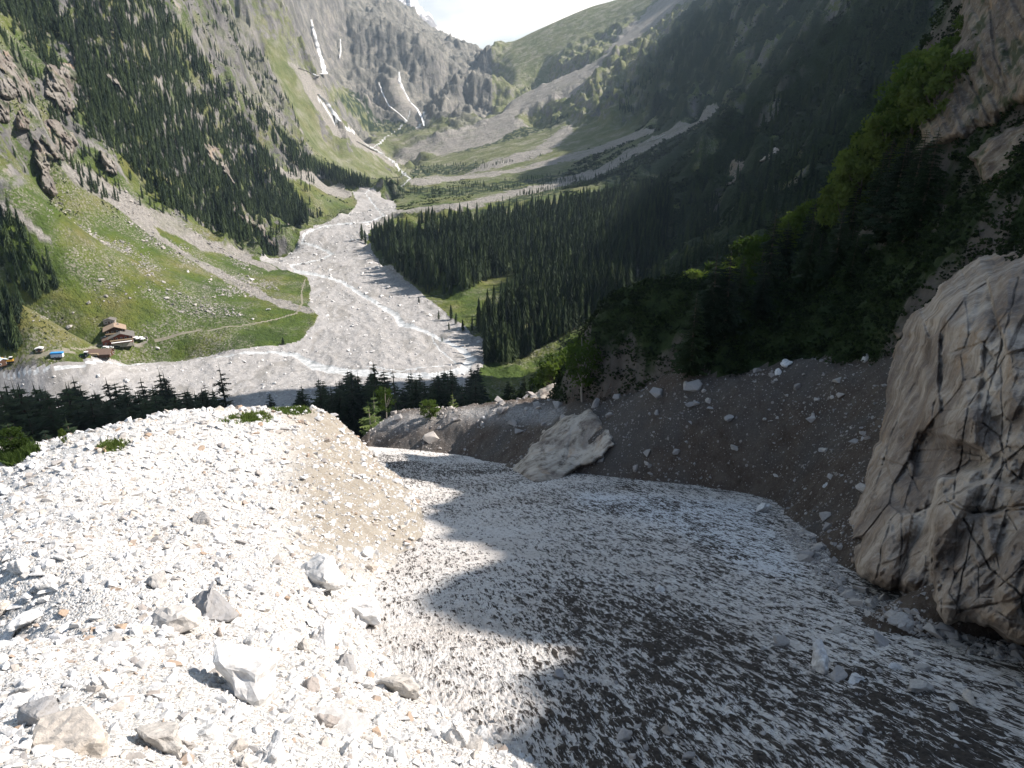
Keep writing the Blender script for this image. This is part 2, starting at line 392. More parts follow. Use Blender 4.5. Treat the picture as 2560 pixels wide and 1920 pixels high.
def many(polys, a=jx, b=jy):
    m = np.zeros(a.shape, bool)
    for p in polys: m |= inpoly(a, b, p)
    return m
m_gravel = inpoly(bx + 3 * n1, by + 1.5 * n2, GRAVEL)
m_scree = many(SCREE, bx + 5 * n1, by + 3 * n2) & ~m_gravel
m_mead = many(MEADOW) & ~m_gravel & ~m_scree
m_shrub = many(SHRUBS) & ~m_gravel & ~m_scree & (noise(xf / 11, yf / 11 + 5) > -0.15)
m_forest = many(FOREST) & ~m_gravel
m_water = np.zeros(m_gravel.shape, bool)
for s_ in STREAM:
    m_water |= inline(bx + 2.5 * noise(xf / 14, yf / 14), by + 1.2 * noise(xf / 9, yf / 9 + 9), [(a, b, w * (0.72 if w < 16 else 1)) for a, b, w in s_])
m_path = np.zeros(m_gravel.shape, bool)
for s_ in PATH:
    m_path |= inline(bx, by + 0.7 * n1, s_)
near = rf < 250
m_mead &= ~near

# crags: ridged relief on everything that is not meadow, scree or gravel
flat = blur((m_gravel | m_scree | m_water | (m_mead & ~(m_forest & (AZ[:, fs] < R(-2.5))))).astype(float), 5)
flat = np.maximum(flat, near * 1.0)
wl = sstep(-AZ[:, fs], -R(2), R(6)) * sstep(-rf, -2300, -1500)         # left slope
wr = sstep(AZ[:, fs], R(1), R(8)) * sstep(-rf, -2700, -1900)
def ribs(ax, ay, wv, s, o=4):
    """ridged relief drawn out along the fall line (ax, ay)"""
    n = math.hypot(ax, ay); ax /= n; ay /= n
    u = xf * ax + yf * ay; v = -xf * ay + yf * ax
    q = 0.35 * wv * noise(xf / wv + s, yf / wv)
    return ridged((u + q) / (wv * 1.9), (v + q) / wv, o, s, 0.38) - 0.8
amp = np.clip(rf / 900, 0.35, 2.0) * (1 - 0.6 * sstep(rf, 2800, 3400)) * (1 - 0.45 * sstep(rf, 1300, 2000) * (AZ[:, fs] > R(3))) * (1 - 0.96 * flat)
left = ribs(1, -0.7, 95, 3.0)
right = ribs(-1, -0.35, 120, 11.0)
head = ribs(0.35, -1, 330, 23.0, 7)
qn = noise(xf / 30, yf / 30), noise(xf / 30 + 9, yf / 30)
_, c1, _, _ = cells((xf + 14 * qn[0]) / 52, (yf + 14 * qn[1]) / 52, 1)
_, c2, _, _ = cells((xf + 8 * qn[1]) / 19, (yf + 8 * qn[0]) / 19, 2)
_, c3, _, _ = cells((xf + 30 * qn[0]) / 150, (yf + 30 * qn[1]) / 210, 3)
crag = blur((c1 - 0.5) * 17 + (c2 - 0.5) * 8, 1)
rel = crag * wl + crag * 0.8 * wr + blur((c3 - 0.5) * 70 + (c1 - 0.5) * 14, 2) * np.clip(1 - wl - wr, 0, 1) * 0.8 + left * wl * 22 + right * wr * 26 + head * np.clip(1 - wl - wr, 0, 1) * 30
big = fbm(xf / 260, yf / 260, 3, 4.0) * 10 * (1 - flat)
# benches: steepen into walls and ledges
step_h = 34.0
hz = (zf + rel * amp) + 14 * noise(xf / 70, yf / 70) + 0.3 * xf - 0.12 * yf
bench = (np.abs(((hz / step_h) % 1) - 0.5) * 2 - 0.5) * 6.5 * (1 - flat) * np.clip(rf / 700, 0.3, 2)
fine = fbm(xf / 30, yf / 30, 6, 2.0, 0.55) * 7 * (1 - flat) * np.clip(rf / 900, 0.4, 2) + fbm(xf / 7, yf / 7, 4, 2.0) * (0.25 + 0.5 * m_scree + 0.35 * m_gravel)
gull = (ridged(xf / 26 + 0.2 * yf / 26, yf / 60, 3, 8) - 0.9) * 0.7 * m_gravel * (rf > 300)
zf = zf + rel * amp + big + bench + fine + gull - blur(m_water.astype(float), 1) * 0.8
Zf[:, fs] = zf

# ------------------------------------------------------------------ near ground relief
def detail(Z, i1, f):
    Z[:, :i1] += f(X[:, :i1], Y[:, :i1], RR[:, :i1])
    return Z
Zm = detail(Zm, iM, lambda x, y, r: 0.22 * fbm(x / 5, y / 5, 6, 3) * np.clip(r / 12, 0.35, 1.5) + 0.03 * np.abs(noise(x * 5, y * 5)) )
def RR_(r): return r
def suncups(x, y, r):
    # melted hollows drawn out across the slope
    a = R(78)
    u = x * math.cos(a) - y * math.sin(a); v = x * math.sin(a) + y * math.cos(a)
    q = 0.5 * fbm(x / 2.5, y / 2.5, 3, 9)
    return ((-0.055 * ridged(u / 0.55 + q, v / 0.26 + q, 4, 5) - 0.04 * ridged(u / 1.9 + q, v / 0.9 + q, 2, 15)) * np.clip(1.3 - RR_(r) / 32, 0.0, 1.0) + 0.05 * noise(x / 6, y / 6) + 0.28 * noise(x / 24, y / 24 + 3))
Zs = detail(Zs, iS, suncups)
Zb = detail(Zb, iB, lambda x, y, r: 0.7 * fbm(x / 6, y / 6, 4, 13) + 0.08 * ridged(x / 1.6, y / 1.6, 2, 2))
Zn = detail(Zn, iN1, lambda x, y, r: 1.3 * fbm(x / 11, y / 11, 5, 31) + 0.9 * (ridged(x / 9, y / 6, 3, 6) - 0.9))

Z = np.maximum.reduce([Zm, Zs, Zb, Zn, Zf])
WHO = np.argmax(np.stack([Zm, Zs, Zb, Zn, Zf]), 0).astype(np.int8)
Z[Z < -500] = 20.0

def ground(x, y):
    """height of the ground at x, y"""
    x = np.atleast_1d(np.asarray(x, float)); y = np.atleast_1d(np.asarray(y, float))
    fa = np.interp(np.arctan2(x, y), az, np.arange(NA)); fl = np.interp(0.5 * np.log(x * x + y * y), lr, np.arange(NR))
    i = np.minimum(fa.astype(int), NA - 2); j = np.minimum(fl.astype(int), NR - 2)
    a = fa - i; b = fl - j
    return (Z[i, j] * (1 - a) + Z[i + 1, j] * a) * (1 - b) + (Z[i, j + 1] * (1 - a) + Z[i + 1, j + 1] * a) * b

PX, PY = proj(X, Y, Z)
TOP = np.minimum.accumulate(PY, axis=1)          # skyline so far along each direction
def hit(px, py, rmin=3.7):
    """first ground point seen at px, py"""
    a, b, c = ray(px, py)
    t = math.atan2(float(a), float(b)); h = math.hypot(float(a), float(b)); k = float(c) / h
    i = int(np.clip(round(float(np.interp(t, az, np.arange(NA)))), 0, NA - 1))
    g = Z[i] - (CAMZ + k * RR[i])
    ok = np.nonzero((g > 0) & (RR[i] > rmin))[0]
    if len(ok) == 0: return None
    j = ok[0]
    r = RR[i, j]
    if j > 0 and g[j - 1] < 0:
        r = RR[i, j - 1] + (RR[i, j] - RR[i, j - 1]) * (-g[j - 1]) / (g[j] - g[j - 1])
    return math.sin(t) * r, math.cos(t) * r, CAMZ + k * r

def seen(x, y, z, slack=6):
    """is a point at height z above x, y in the picture and not behind ground"""
    px, py = proj(x, y, z)
    fa = np.interp(np.arctan2(x, y), az, np.arange(NA)).round().astype(int)
    fl = np.clip(np.searchsorted(lr, 0.5 * np.log(x * x + y * y)) - 2, 0, NR - 1)
    return (px > -30) & (px < 2242) & (py > -60) & (py < 1700) & (py < TOP[fa, fl] + slack)

# ------------------------------------------------------------------ materials
class NT:
    def __init__(s, name):
        s.m = bpy.data.materials.new(name); s.m.use_nodes = True
        s.t = s.m.node_tree; s.t.nodes.clear()
        s.out = s.t.nodes.new('ShaderNodeOutputMaterial')
        s.b = s.t.nodes.new('ShaderNodeBsdfPrincipled')
        s.b.inputs['Roughness'].default_value = 0.9
        s.b.inputs['Specular IOR Level'].default_value = 0.2
        s.t.links.new(s.b.outputs[0], s.out.inputs[0])
        s.geo = s.t.nodes.new('ShaderNodeNewGeometry')
    def n(s, ty, **kw):
        x = s.t.nodes.new(ty)
        for k, v in kw.items():
            if k in x.inputs: x.inputs[k].default_value = v
            else: setattr(x, k, v)
        return x
    def l(s, a, b): s.t.links.new(a, b)
    def pos(s, scale=(1, 1, 1), rot=(0, 0, 0), local=False):
        m = s.n('ShaderNodeMapping')
        m.inputs['Scale'].default_value = scale; m.inputs['Rotation'].default_value = rot
        if local:
            tc = s.n('ShaderNodeTexCoord'); s.l(tc.outputs['Object'], m.inputs['Vector'])
        else: s.l(s.geo.outputs['Position'], m.inputs['Vector'])
        return m.outputs['Vector']
    def noise(s, vec, scale, detail=5, rough=0.55, dist=0.0):
        x = s.n('ShaderNodeTexNoise'); x.inputs['Scale'].default_value = scale
        x.inputs['Detail'].default_value = detail; x.inputs['Roughness'].default_value = rough; x.inputs['Distortion'].default_value = dist
        if vec is not None: s.l(vec, x.inputs['Vector'])
        return x.outputs['Fac']
    def vor(s, vec, scale, feature='F1', out='Distance', rnd=1.0):
        x = s.n('ShaderNodeTexVoronoi'); x.feature = feature; x.inputs['Scale'].default_value = scale
        x.inputs['Randomness'].default_value = rnd
        if vec is not None: s.l(vec, x.inputs['Vector'])
        return x.outputs[out]
    def ramp(s, f, stops, interp='LINEAR'):
        x = s.n('ShaderNodeValToRGB'); cr = x.color_ramp; cr.interpolation = interp
        while len(cr.elements) < len(stops): cr.elements.new(0.5)
        for e, (p, c) in zip(cr.elements, stops):
            e.position = p; e.color = (*c, 1) if isinstance(c, tuple) else (c, c, c, 1)
        s.l(f, x.inputs['Fac']); return x.outputs['Color']
    def mix(s, f, a, b, mode='MIX'):
        x = s.n('ShaderNodeMix', data_type='RGBA', blend_type=mode)
        for k, v in (('Factor', f), ('A', a), ('B', b)):
            if isinstance(v, bpy.types.NodeSocket): s.l(v, x.inputs[k] if k == 'Factor' else [i for i in x.inputs if i.name == k and i.type == 'RGBA'][0])
            else:
                i = x.inputs[0] if k == 'Factor' else [i for i in x.inputs if i.name == k and i.type == 'RGBA'][0]
                i.default_value = v if k == 'Factor' else (*v, 1)
        return [o for o in x.outputs if o.type == 'RGBA'][0]
    def speck(s, p, scale, size):
        x = s.n('ShaderNodeTexVoronoi'); x.inputs['Scale'].default_value = scale; s.l(p, x.inputs['Vector'])
        q = s.n('ShaderNodeSeparateColor'); s.l(x.outputs['Color'], q.inputs[0])
        w = s.math('MULTIPLY', s.math('POWER', q.outputs[0], 2.5), size)
        return s.math('LESS_THAN', x.outputs['Distance'], w)
    def math(s, op, a, b=None, clamp=False):
        x = s.n('ShaderNodeMath', operation=op, use_clamp=clamp)
        for i, v in ((0, a), (1, b)):
            if v is None: continue
            if isinstance(v, bpy.types.NodeSocket): s.l(v, x.inputs[i])
            else: x.inputs[i].default_value = v
        return x.outputs[0]
    def attr(s, name, comp=None):
        x = s.n('ShaderNodeAttribute', attribute_name=name)
        if comp is None: return x.outputs['Fac']
        if comp == 3: return x.outputs['Alpha']
        sp_ = s.n('ShaderNodeSeparateColor'); s.l(x.outputs['Color'], sp_.inputs[0]); return sp_.outputs[comp]
    def bump(s, h, dist, strength=1.0, prev=None):
        x = s.n('ShaderNodeBump', Strength=strength, Distance=dist)
        s.l(h, x.inputs['Height'])
        if prev is not None: s.l(prev, x.inputs['Normal'])
        return x.outputs['Normal']
    def done(s, col, normal=None, rough=None):
        if isinstance(col, bpy.types.NodeSocket): s.l(col, s.b.inputs['Base Color'])
        else: s.b.inputs['Base Color'].default_value = (*col, 1)
        if normal is not None: s.l(normal, s.b.inputs['Normal'])
        if rough is not None: s.b.inputs['Roughness'].default_value = rough
        return s.m

def mat_valley():
    t = NT('valley_ground')
    p = t.pos()
    g, sc, sh = (t.attr('cover', i) for i in range(3)); al = t.attr('cover', 3)
    nb = t.noise(p, 0.02, 6); nm = t.noise(p, 0.11, 7, 0.62); nf = t.noise(p, 0.7, 4)
    # bare rock: grey with paler and rusty streaks that follow the fall line
    st = t.noise(t.pos((1, 1, 0.25)), 0.035, 8, 0.65, 0.4)
    rock = t.ramp(st, [(0.3, (0.075, 0.075, 0.078)), (0.46, (0.15, 0.147, 0.145)), (0.58, (0.235, 0.226, 0.215)), (0.66, (0.29, 0.275, 0.25)), (0.76, (0.36, 0.29, 0.22))])
    rock = t.mix(t.ramp(t.noise(t.pos((1, 1, 0.3)), 0.16, 6, 0.7), [(0.36, 0.8), (0.47, 0.0)]), rock, (0.085, 0.085, 0.08))
    # grass clings to whatever is not steep
    nz = t.n('ShaderNodeSeparateXYZ'); t.l(t.geo.outputs['Normal'], nz.inputs[0])
    slope = t.math('ADD', nz.outputs[2], t.math('MULTIPLY', t.math('SUBTRACT', nm, 0.5), 0.55))
    clings = t.math('MULTIPLY', t.ramp(slope, [(0.56, 0.0), (0.68, 1.0)]), al)
    tufts = t.math('MULTIPLY', t.ramp(t.noise(p, 0.05, 7, 0.68), [(0.48, 0.0), (0.53, 0.9)]), al)
    gf = t.math('MAXIMUM', g, t.math('MAXIMUM', clings, tufts))
    grass = t.ramp(nb, [(0.3, (0.050, 0.082, 0.018)), (0.45, (0.078, 0.118, 0.022)), (0.55, (0.115, 0.138, 0.030)), (0.66, (0.155, 0.150, 0.052))])
    grass = t.mix(t.ramp(nm, [(0.45, 0.0), (0.7, 0.8)]), grass, (0.055, 0.082, 0.025))
    stones = t.ramp(t.vor(p, 0.33), [(0.10, 1.0), (0.2, 0.0)])
    patch = t.ramp(t.noise(p, 0.028, 7, 0.68), [(0.46, 0.0), (0.56, 1.0)])
    grass = t.mix(t.math('MULTIPLY', stones, patch), grass, (0.42, 0.40, 0.36))
    grass = t.mix(t.math('MULTIPLY', patch, t.ramp(nf, [(0.45, 0.0), (0.62, 0.8)])), grass, (0.26, 0.245, 0.205))
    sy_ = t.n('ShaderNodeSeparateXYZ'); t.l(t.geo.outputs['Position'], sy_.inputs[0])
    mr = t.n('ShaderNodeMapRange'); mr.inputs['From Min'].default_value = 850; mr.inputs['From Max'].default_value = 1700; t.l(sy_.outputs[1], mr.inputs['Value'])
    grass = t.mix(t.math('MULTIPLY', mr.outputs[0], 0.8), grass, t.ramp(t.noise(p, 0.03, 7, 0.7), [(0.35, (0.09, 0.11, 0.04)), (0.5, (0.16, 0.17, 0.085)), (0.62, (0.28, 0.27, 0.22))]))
    c = t.mix(gf, rock, grass)
    shr = t.ramp(nf, [(0.3, (0.013, 0.024, 0.011)), (0.7, (0.034, 0.055, 0.018))])
    c = t.mix(sh, c, shr)
    scc = t.ramp(t.noise(p, 0.35, 6, 0.7), [(0.3, (0.17, 0.16, 0.15)), (0.5, (0.285, 0.27, 0.25)), (0.7, (0.39, 0.37, 0.345))])
    scc = t.mix(t.ramp(t.noise(t.pos((0.6, 1, 1)), 0.045, 5), [(0.5, 0.0), (0.68, 0.55)]), scc, (0.16, 0.17, 0.11))
    c = t.mix(sc, c, scc)
    n = t.bump(t.noise(t.pos((1, 1, 0.7)), 0.022, 8, 0.68), 22, 0.7)
    n = t.bump(t.noise(p, 0.25, 8, 0.7), 2.2, 0.8, n)
    return t.done(c, n)

def mat_gravel():
    t = NT('river_gravel'); p = t.pos()
    a = t.noise(p, 0.5, 7, 0.72)
    c = t.ramp(a, [(0.3, (0.235, 0.228, 0.222)), (0.47, (0.33, 0.32, 0.315)), (0.62, (0.40, 0.39, 0.38)), (0.75, (0.52, 0.51, 0.50))])
    w = t.noise(t.pos((1, 0.45, 1), (0, 0, 0.5)), 0.045, 6, 0.6, 1.2)
    c = t.mix(t.ramp(w, [(0.40, 0.75), (0.47, 0.0), (0.56, 0.0), (0.6, 0.5), (0.64, 0.0)]), c, (0.24, 0.23, 0.215))
    c = t.mix(t.speck(p, 0.6, 0.22), c, (0.62, 0.61, 0.59))
    return t.done(c, t.bump(a, 0.7, 0.7))

def mat_water():
    t = NT('glacial_water'); p = t.pos()
    a = t.noise(t.pos((0.5, 1, 1)), 0.35, 6, 0.7, 0.6)
    c = t.ramp(a, [(0.35, (0.36, 0.375, 0.38)), (0.5, (0.47, 0.485, 0.49)), (0.6, (0.70, 0.71, 0.715))])
    t.b.inputs['Specular IOR Level'].default_value = 0.5
    return t.done(c, t.bump(a, 0.25, 0.5), 0.32)

def mat_path():
    t = NT('dirt_track'); a = t.noise(t.pos(), 0.8, 5, 0.7)
    return t.done(t.ramp(a, [(0.3, (0.16, 0.15, 0.11)), (0.7, (0.27, 0.25, 0.20))]))

def mat_moraine():
    t = NT('moraine_gravel'); p = t.pos()
    v = t.vor(p, 14, out='Color'); sv = t.n('ShaderNodeSeparateColor'); t.l(v, sv.inputs[0])
    c = t.ramp(sv.outputs[0], [(0.0, (0.42, 0.41, 0.39)), (0.4, (0.55, 0.54, 0.52)), (0.85, (0.68, 0.675, 0.66)), (1.0, (0.45, 0.40, 0.35))])
    earth = t.ramp(t.noise(p, 1.3, 6, 0.7), [(0.3, (0.27, 0.235, 0.19)), (0.7, (0.42, 0.385, 0.33))])
    e = t.attr('earth')
    c = t.mix(e, c, earth)
    h1 = t.vor(p, 14, 'F1'); h2 = t.vor(p, 45, 'F1')
    n = t.bump(h1, -0.05, 1.0)
    n = t.bump(h2, -0.012, 1.0, n)
    return t.done(c, n)

def mat_snow():
    t = NT('dirty_snow')
    m1 = t.n('ShaderNodeMapping'); m1.inputs['Rotation'].default_value = (0, 0, R(78)); t.l(t.geo.outputs['Position'], m1.inputs['Vector'])
    m2 = t.n('ShaderNodeMapping'); m2.inputs['Scale'].default_value = (0.85, 5.2, 1); t.l(m1.outputs[0], m2.inputs['Vector'])
    d1 = t.noise(m2.outputs[0], 1.15, 7, 0.66, 0.35)
    d2 = t.noise(m2.outputs[0], 4.2, 5, 0.66, 0.6)
    zone = t.attr('dirt')
    s = t.math('ADD', t.math('MULTIPLY', d1, 0.5), t.math('MULTIPLY', d2, 0.5))
    s = t.math('ADD', s, t.math('MULTIPLY', t.attr('cup'), 0.16))
    s = t.math('ADD', s, t.math('MULTIPLY', zone, 0.085))
    f = t.ramp(s, [(0.52, 0.0), (0.54, 0.85), (0.565, 1.0)])
    dirt = t.ramp(t.noise(t.pos(), 9, 4), [(0.3, (0.028, 0.024, 0.022)), (0.7, (0.085, 0.072, 0.062))])
    snow = t.ramp(t.noise(t.pos(), 5, 7, 0.75), [(0.3, (0.44, 0.40, 0.37)), (0.48, (0.68, 0.65, 0.62)), (0.64, (0.86, 0.85, 0.84))])
    snow = t.mix(t.ramp(t.noise(t.pos(), 0.22, 5, 0.65, 0.6), [(0.45, 0.0), (0.65, 0.4)]), snow, (0.50, 0.44, 0.39))
    snow = t.mix(t.attr('clean'), snow, (0.78, 0.80, 0.83))
    c = t.mix(f, snow, dirt)
    n = t.bump(d2, 0.12, 0.9)
    n = t.bump(t.noise(t.pos(), 14, 4, 0.7), 0.03, 0.8, n)
    return t.done(c, n, 0.85)

def mat_bank():
    t = NT('brown_earth'); p = t.pos()
    a = t.noise(p, 0.6, 7, 0.7)
    c = t.ramp(a, [(0.3, (0.065, 0.048, 0.038)), (0.5, (0.115, 0.088, 0.07)), (0.7, (0.17, 0.14, 0.115))])
    b = t.noise(t.pos(), 0.12, 5, 0.6)
    c = t.mix(t.ramp(b, [(0.45, 0.0), (0.6, 0.7)]), c, (0.12, 0.115, 0.11))
    c = t.mix(t.ramp(t.noise(p, 7, 5, 0.75), [(0.5, 0.0), (0.72, 0.6)]), c, (0.24, 0.22, 0.2))
    c = t.mix(t.speck(p, 2.1, 0.3), c, (0.33, 0.30, 0.28))
    c = t.mix(t.speck(p, 5.5, 0.34), c, (0.36, 0.33, 0.31))
    c = t.mix(t.attr('rubble'), c, t.ramp(t.noise(p, 4.5, 5, 0.75), [(0.35, (0.16, 0.15, 0.145)), (0.6, (0.5, 0.49, 0.48))]))
    return t.done(c, t.bump(t.noise(t.pos((1, 1, 0.4)), 1.6, 9, 0.75), 0.55, 1.0))

def mat_slope():
    t = NT('wooded_slope'); p = t.pos()
    a = t.noise(p, 0.5, 7, 0.7)
    g = t.ramp(a, [(0.3, (0.014, 0.024, 0.009)), (0.5, (0.026, 0.044, 0.013)), (0.7, (0.05, 0.068, 0.022))])
    rk = t.ramp(t.noise(t.pos((1, 1, 0.4)), 0.3, 7, 0.7), [(0.3, (0.06, 0.052, 0.045)), (0.6, (0.17, 0.15, 0.13))])
    nz = t.n('ShaderNodeSeparateXYZ'); t.l(t.geo.outputs['Normal'], nz.inputs[0])
    s = t.math('ADD', nz.outputs[2], t.math('MULTIPLY', t.math('SUBTRACT', t.noise(p, 0.13, 5), 0.5), 0.9))
    c = t.mix(t.ramp(s, [(0.33, 1.0), (0.42, 0.0)]), g, rk)
    return t.done(c, t.bump(a, 0.8, 1.0))

M = dict(valley=mat_valley(), gravel=mat_gravel(), water=mat_water(), path=mat_path(), moraine=mat_moraine(), snow=mat_snow(), bank=mat_bank(), slope=mat_slope())

def tag(o, label=None, cat=None, group=None, kind=None):
    if label: o['label'] = label
    if cat: o['category'] = cat
    if group: o['group'] = group
    if kind: o['kind'] = kind
    return o

def raw_mesh(name, co, faces, material, smooth=False, attrs=None, nside=None):
    """a mesh from numpy arrays; faces (n,3) or (n,4)"""
    me = bpy.data.meshes.new(name)
    co = np.ascontiguousarray(co, np.float32); faces = np.ascontiguousarray(faces, np.int32)
    k = faces.shape[1]
    me.vertices.add(len(co)); me.vertices.foreach_set('co', co.ravel())
    me.loops.add(faces.size); me.loops.foreach_set('vertex_index', faces.ravel())
    me.polygons.add(len(faces)); me.polygons.foreach_set('loop_start', np.arange(0, faces.size, k, dtype=np.int32))
    if smooth: me.polygons.foreach_set('use_smooth', np.ones(len(faces), bool))
    else: me.polygons.foreach_set('use_smooth', np.zeros(len(faces), bool))
    for an, av in (attrs or {}).items():
        if av.ndim == 1:
            me.attributes.new(an, 'FLOAT', 'POINT').data.foreach_set('value', av.astype(np.float32))
        else:
            me.attributes.new(an, 'FLOAT_COLOR', 'POINT').data.foreach_set('color', np.ascontiguousarray(av, np.float32).ravel())
    me.update(calc_edges=True)
    if material is not None: me.materials.append(material)
    return me

def link(name, me, parent=None):
    o = bpy.data.objects.new(name, me); COL.objects.link(o)
    if parent is not None: o.parent = parent
    return o

# ------------------------------------------------------------------ cut the grid into ground sheets
vid = np.arange(NA * NR).reshape(NA, NR)
quads = np.stack([vid[:-1, :-1], vid[1:, :-1], vid[1:, 1:], vid[:-1, 1:]], -1)     # seen from above: counter-clockwise?
quads = quads[..., ::-1].reshape(-1, 4)
own = WHO.copy()
fm = np.full((NA, NR), 0, np.int8)
fm[:, fs][m_gravel] = 1; fm[:, fs][m_path] = 3; fm[:, fs][m_water] = 2
own = np.where((own == 4) & (fm > 0), 4 + fm, own)
cn = np.stack([own[:-1, :-1], own[1:, :-1], own[1:, 1:], own[:-1, 1:]])
mixed = (cn != cn[0]).any(0)
f0 = cn[0].copy()
for k_ in (0, 3, 2):                                # a mixed quad belongs to the steeper sheet, so that the snow edge stays flat
    f0 = np.where(mixed & (cn == k_).any(0) & (cn == 1).any(0), k_, f0)
fo = f0.ravel()
XYZ = np.stack([X, Y, Z], -1).reshape(-1, 3)
cover = np.zeros((NA, NR, 4), np.float32)
cov = cover[:, fs]
cov[..., 0] = blur(m_mead.astype(float), 0); cov[..., 1] = m_scree; cov[..., 2] = m_shrub
al_ = np.ones(rf.shape)                            # how readily grass grows on the crags
al_ *= 1 - 0.85 * sstep(rf, 2000, 2500) * (AZ[:, fs] < R(-1.5))
al_[inpoly(bx, by, [(380, 0), (520, 0), (640, 250), (600, 260), (480, 120)])] = 0.45
rs = sstep(AZ[:, fs], R(7), R(12)) * (bx + 0.9 * by > 1500) * (1 - m_scree)
cov[..., 2] = np.maximum(cov[..., 2], rs * sstep(fbm(xf / 45, yf / 45, 5, 3), -0.75, -0.2))  # shrub cover spread wide here, its dark colour deepening the right slope's shade
cov[..., 3] = al_
cover[:, :iF, 3] = 1
cover = cover.reshape(-1, 4)
earth_m = np.zeros((NA, NR))
earth_m[:, :iM] = sstep(PX[:, :iM] + 40 * noise(X[:, :iM] / 4, Y[:, :iM] / 4), 560, 700) * sstep(-PY[:, :iM], -1300, -1150)
dirt_m = np.zeros((NA, NR)); clean_m = np.zeros((NA, NR)); cup_m = np.zeros((NA, NR))
sx, sy = PX[:, :iS], PY[:, :iS]
dirt_m[:, :iS] = 0.12 + 0.62 * sstep(sy - 0.33 * (sx - 1300), 1220, 1330) * (1 - 0.5 * sstep(sy - 0.33 * (sx - 1300), 1330, 1480)) - 0.8 * sstep(-sx, -1250, -1050) * sstep(sy, 1080, 1160) + 0.35 * (noise(X[:, :iS] / 3, Y[:, :iS] / 8) > 0.2) * sstep(sx, 1150, 1350)
clean_m[:, :iS] = blur((inpoly(sx, sy, [(1250, 1060), (1640, 1090), (1700, 1180), (1750, 1260), (1600, 1230), (1450, 1140), (1250, 1090)])).astype(float), 8) * 0.85
cup_m[:, :iS] = suncups(X[:, :iS], Y[:, :iS], 14) * 1.0
cup_m[:, :iS] = (cup_m[:, :iS] - blur(cup_m[:, :iS], 12)) * 9
rub_m = np.zeros((NA, NR))
bxx, byy = PX[:, :iB], PY[:, :iB]
rub_m[:, :iB] = np.maximum(blur(inpoly(bxx, byy, [(780, 935), (830, 900), (1100, 875), (1230, 880), (1190, 915), (1000, 905), (850, 925)]).astype(float), 2), 0)
def sheet(name, k, mat, attrs=None, smooth=True, kind='structure'):
    q = quads[fo == k]
    if len(q) == 0: return None
    u, inv = np.unique(q.ravel(), return_inverse=True)
    at_ = {n: v.reshape(len(XYZ), -1)[u] if v.ndim > 1 and v.shape[-1] == 4 else v.ravel()[u] for n, v in (attrs or {}).items()}
    o = link(name, raw_mesh(name, XYZ[u], inv.reshape(-1, 4), mat, smooth, at_))
    o['kind'] = kind
    return o
sheet('moraine', 0, M['moraine'], {'earth': earth_m})
sheet('snowfield', 1, M['snow'], {'dirt': dirt_m, 'clean': clean_m, 'cup': cup_m})
sheet('earth_bank', 2, M['bank'], {'rubble': rub_m})
sheet('hillside', 3, M['slope'])
sheet('mountain', 4, M['valley'], {'cover': cover})
sheet('river_gravel', 5, M['gravel'])
sheet('river', 6, M['water'])
sheet('dirt_track', 7, M['path'])

# ------------------------------------------------------------------ unseen ridge added out of view on the right, shaped to shade the valley
SHADE = [  # points on the edge of the shade, as seen
    (1045, 1600), (1098, 1524), (1151, 1478), (1233, 1432), (992, 1355), (889, 1284), (957, 1252), (1098, 1209), (992, 1174), (925, 1130), (930, 1100), (1010, 1052), (930, 1040), (1060, 1025), (1085, 1015),
    (1180, 640), (1250, 560), (1300, 480), (1380, 425), (1300, 385), (1420, 275), (1240, 262), (1190, 320), (1300, 230), (1380, 130), (1500, 20)]
slope_c = L[1] / L[0]
tanl = L[2] / L[0]
pts = []
for q in SHADE:
    h = hit(*q)
    if h is not None: pts.append((h[1] - slope_c * h[0], h[0], h[2]))
pts += [(151, -330, 60), (200, -340, 44), (300, -350, 20), (355, -340, 8), (385, -330, 4), (398, -160, 3), (408, 10, 3), (420, 40, 3), (450, 70, 12), (500, 80, 18), (0, 3, 137), (-60, 0, 137)]
pts = [p for p in pts if not 68 < p[0] < 150] + [(69, 30, 112), (79, 28, 108), (80, 75, 90), (147, 80, 84)]  # gap cut into the added ridge so sun reaches the crest trees
pts.sort()
pts = np.array(pts)
plan = np.array([(75, -70), (72, 20), (74, 75), (94, 122), (150, 205), (335, 456), (560, 720), (740, 900), (930, 1450), (1050, 2000), (1050, 2500)], float)
seg = np.hypot(*np.diff(plan, axis=0).T); cum = np.concatenate([[0], np.cumsum(seg)])
st = np.unique(np.concatenate([np.arange(0, 260, 1.0), np.arange(260, 900, 4), np.arange(900, cum[-1], 12)]))
qx = np.interp(st, cum, plan[:, 0]); qy = np.interp(st, cum, plan[:, 1])
cc = qy - slope_c * qx
sxx = np.interp(cc, pts[:, 0], pts[:, 1]); szz = np.interp(cc, pts[:, 0], pts[:, 2])
top = szz + (qx - sxx) * tanl
far_w = np.clip((qx - 60) / 400, 0.0, 1)
top = top + noise(st / 6, st * 0) * (1.0 + 3 * far_w) + noise(st / 2.2, st * 0 + 5) * (1.0 + 2 * far_w) + 0.6 * noise(st / 0.9, st * 0 + 15) + far_w * 14 * noise(st / 40, st * 0 + 9)
off = np.array([-1.0, -0.45, -0.15, -0.03, 0, 0.05, 0.3, 1.0])
drop = np.array([1.0, 0.62, 0.2, 0.04, 0, 0.03, 0.3, 1.0])
H = np.maximum(top - 60, 30)
VV = []
for o_, d_ in zip(off, drop):
    wd = H * (0.03 if o_ < 0 else 1.2)
    VV.append(np.stack([qx + o_ * wd, qy + slope_c * o_ * wd, top - d_ * H - 20 * (d_ == 1)], 1))
VV = np.array(VV); no, ns = VV.shape[:2]
ii = np.arange(no * ns).reshape(no, ns)
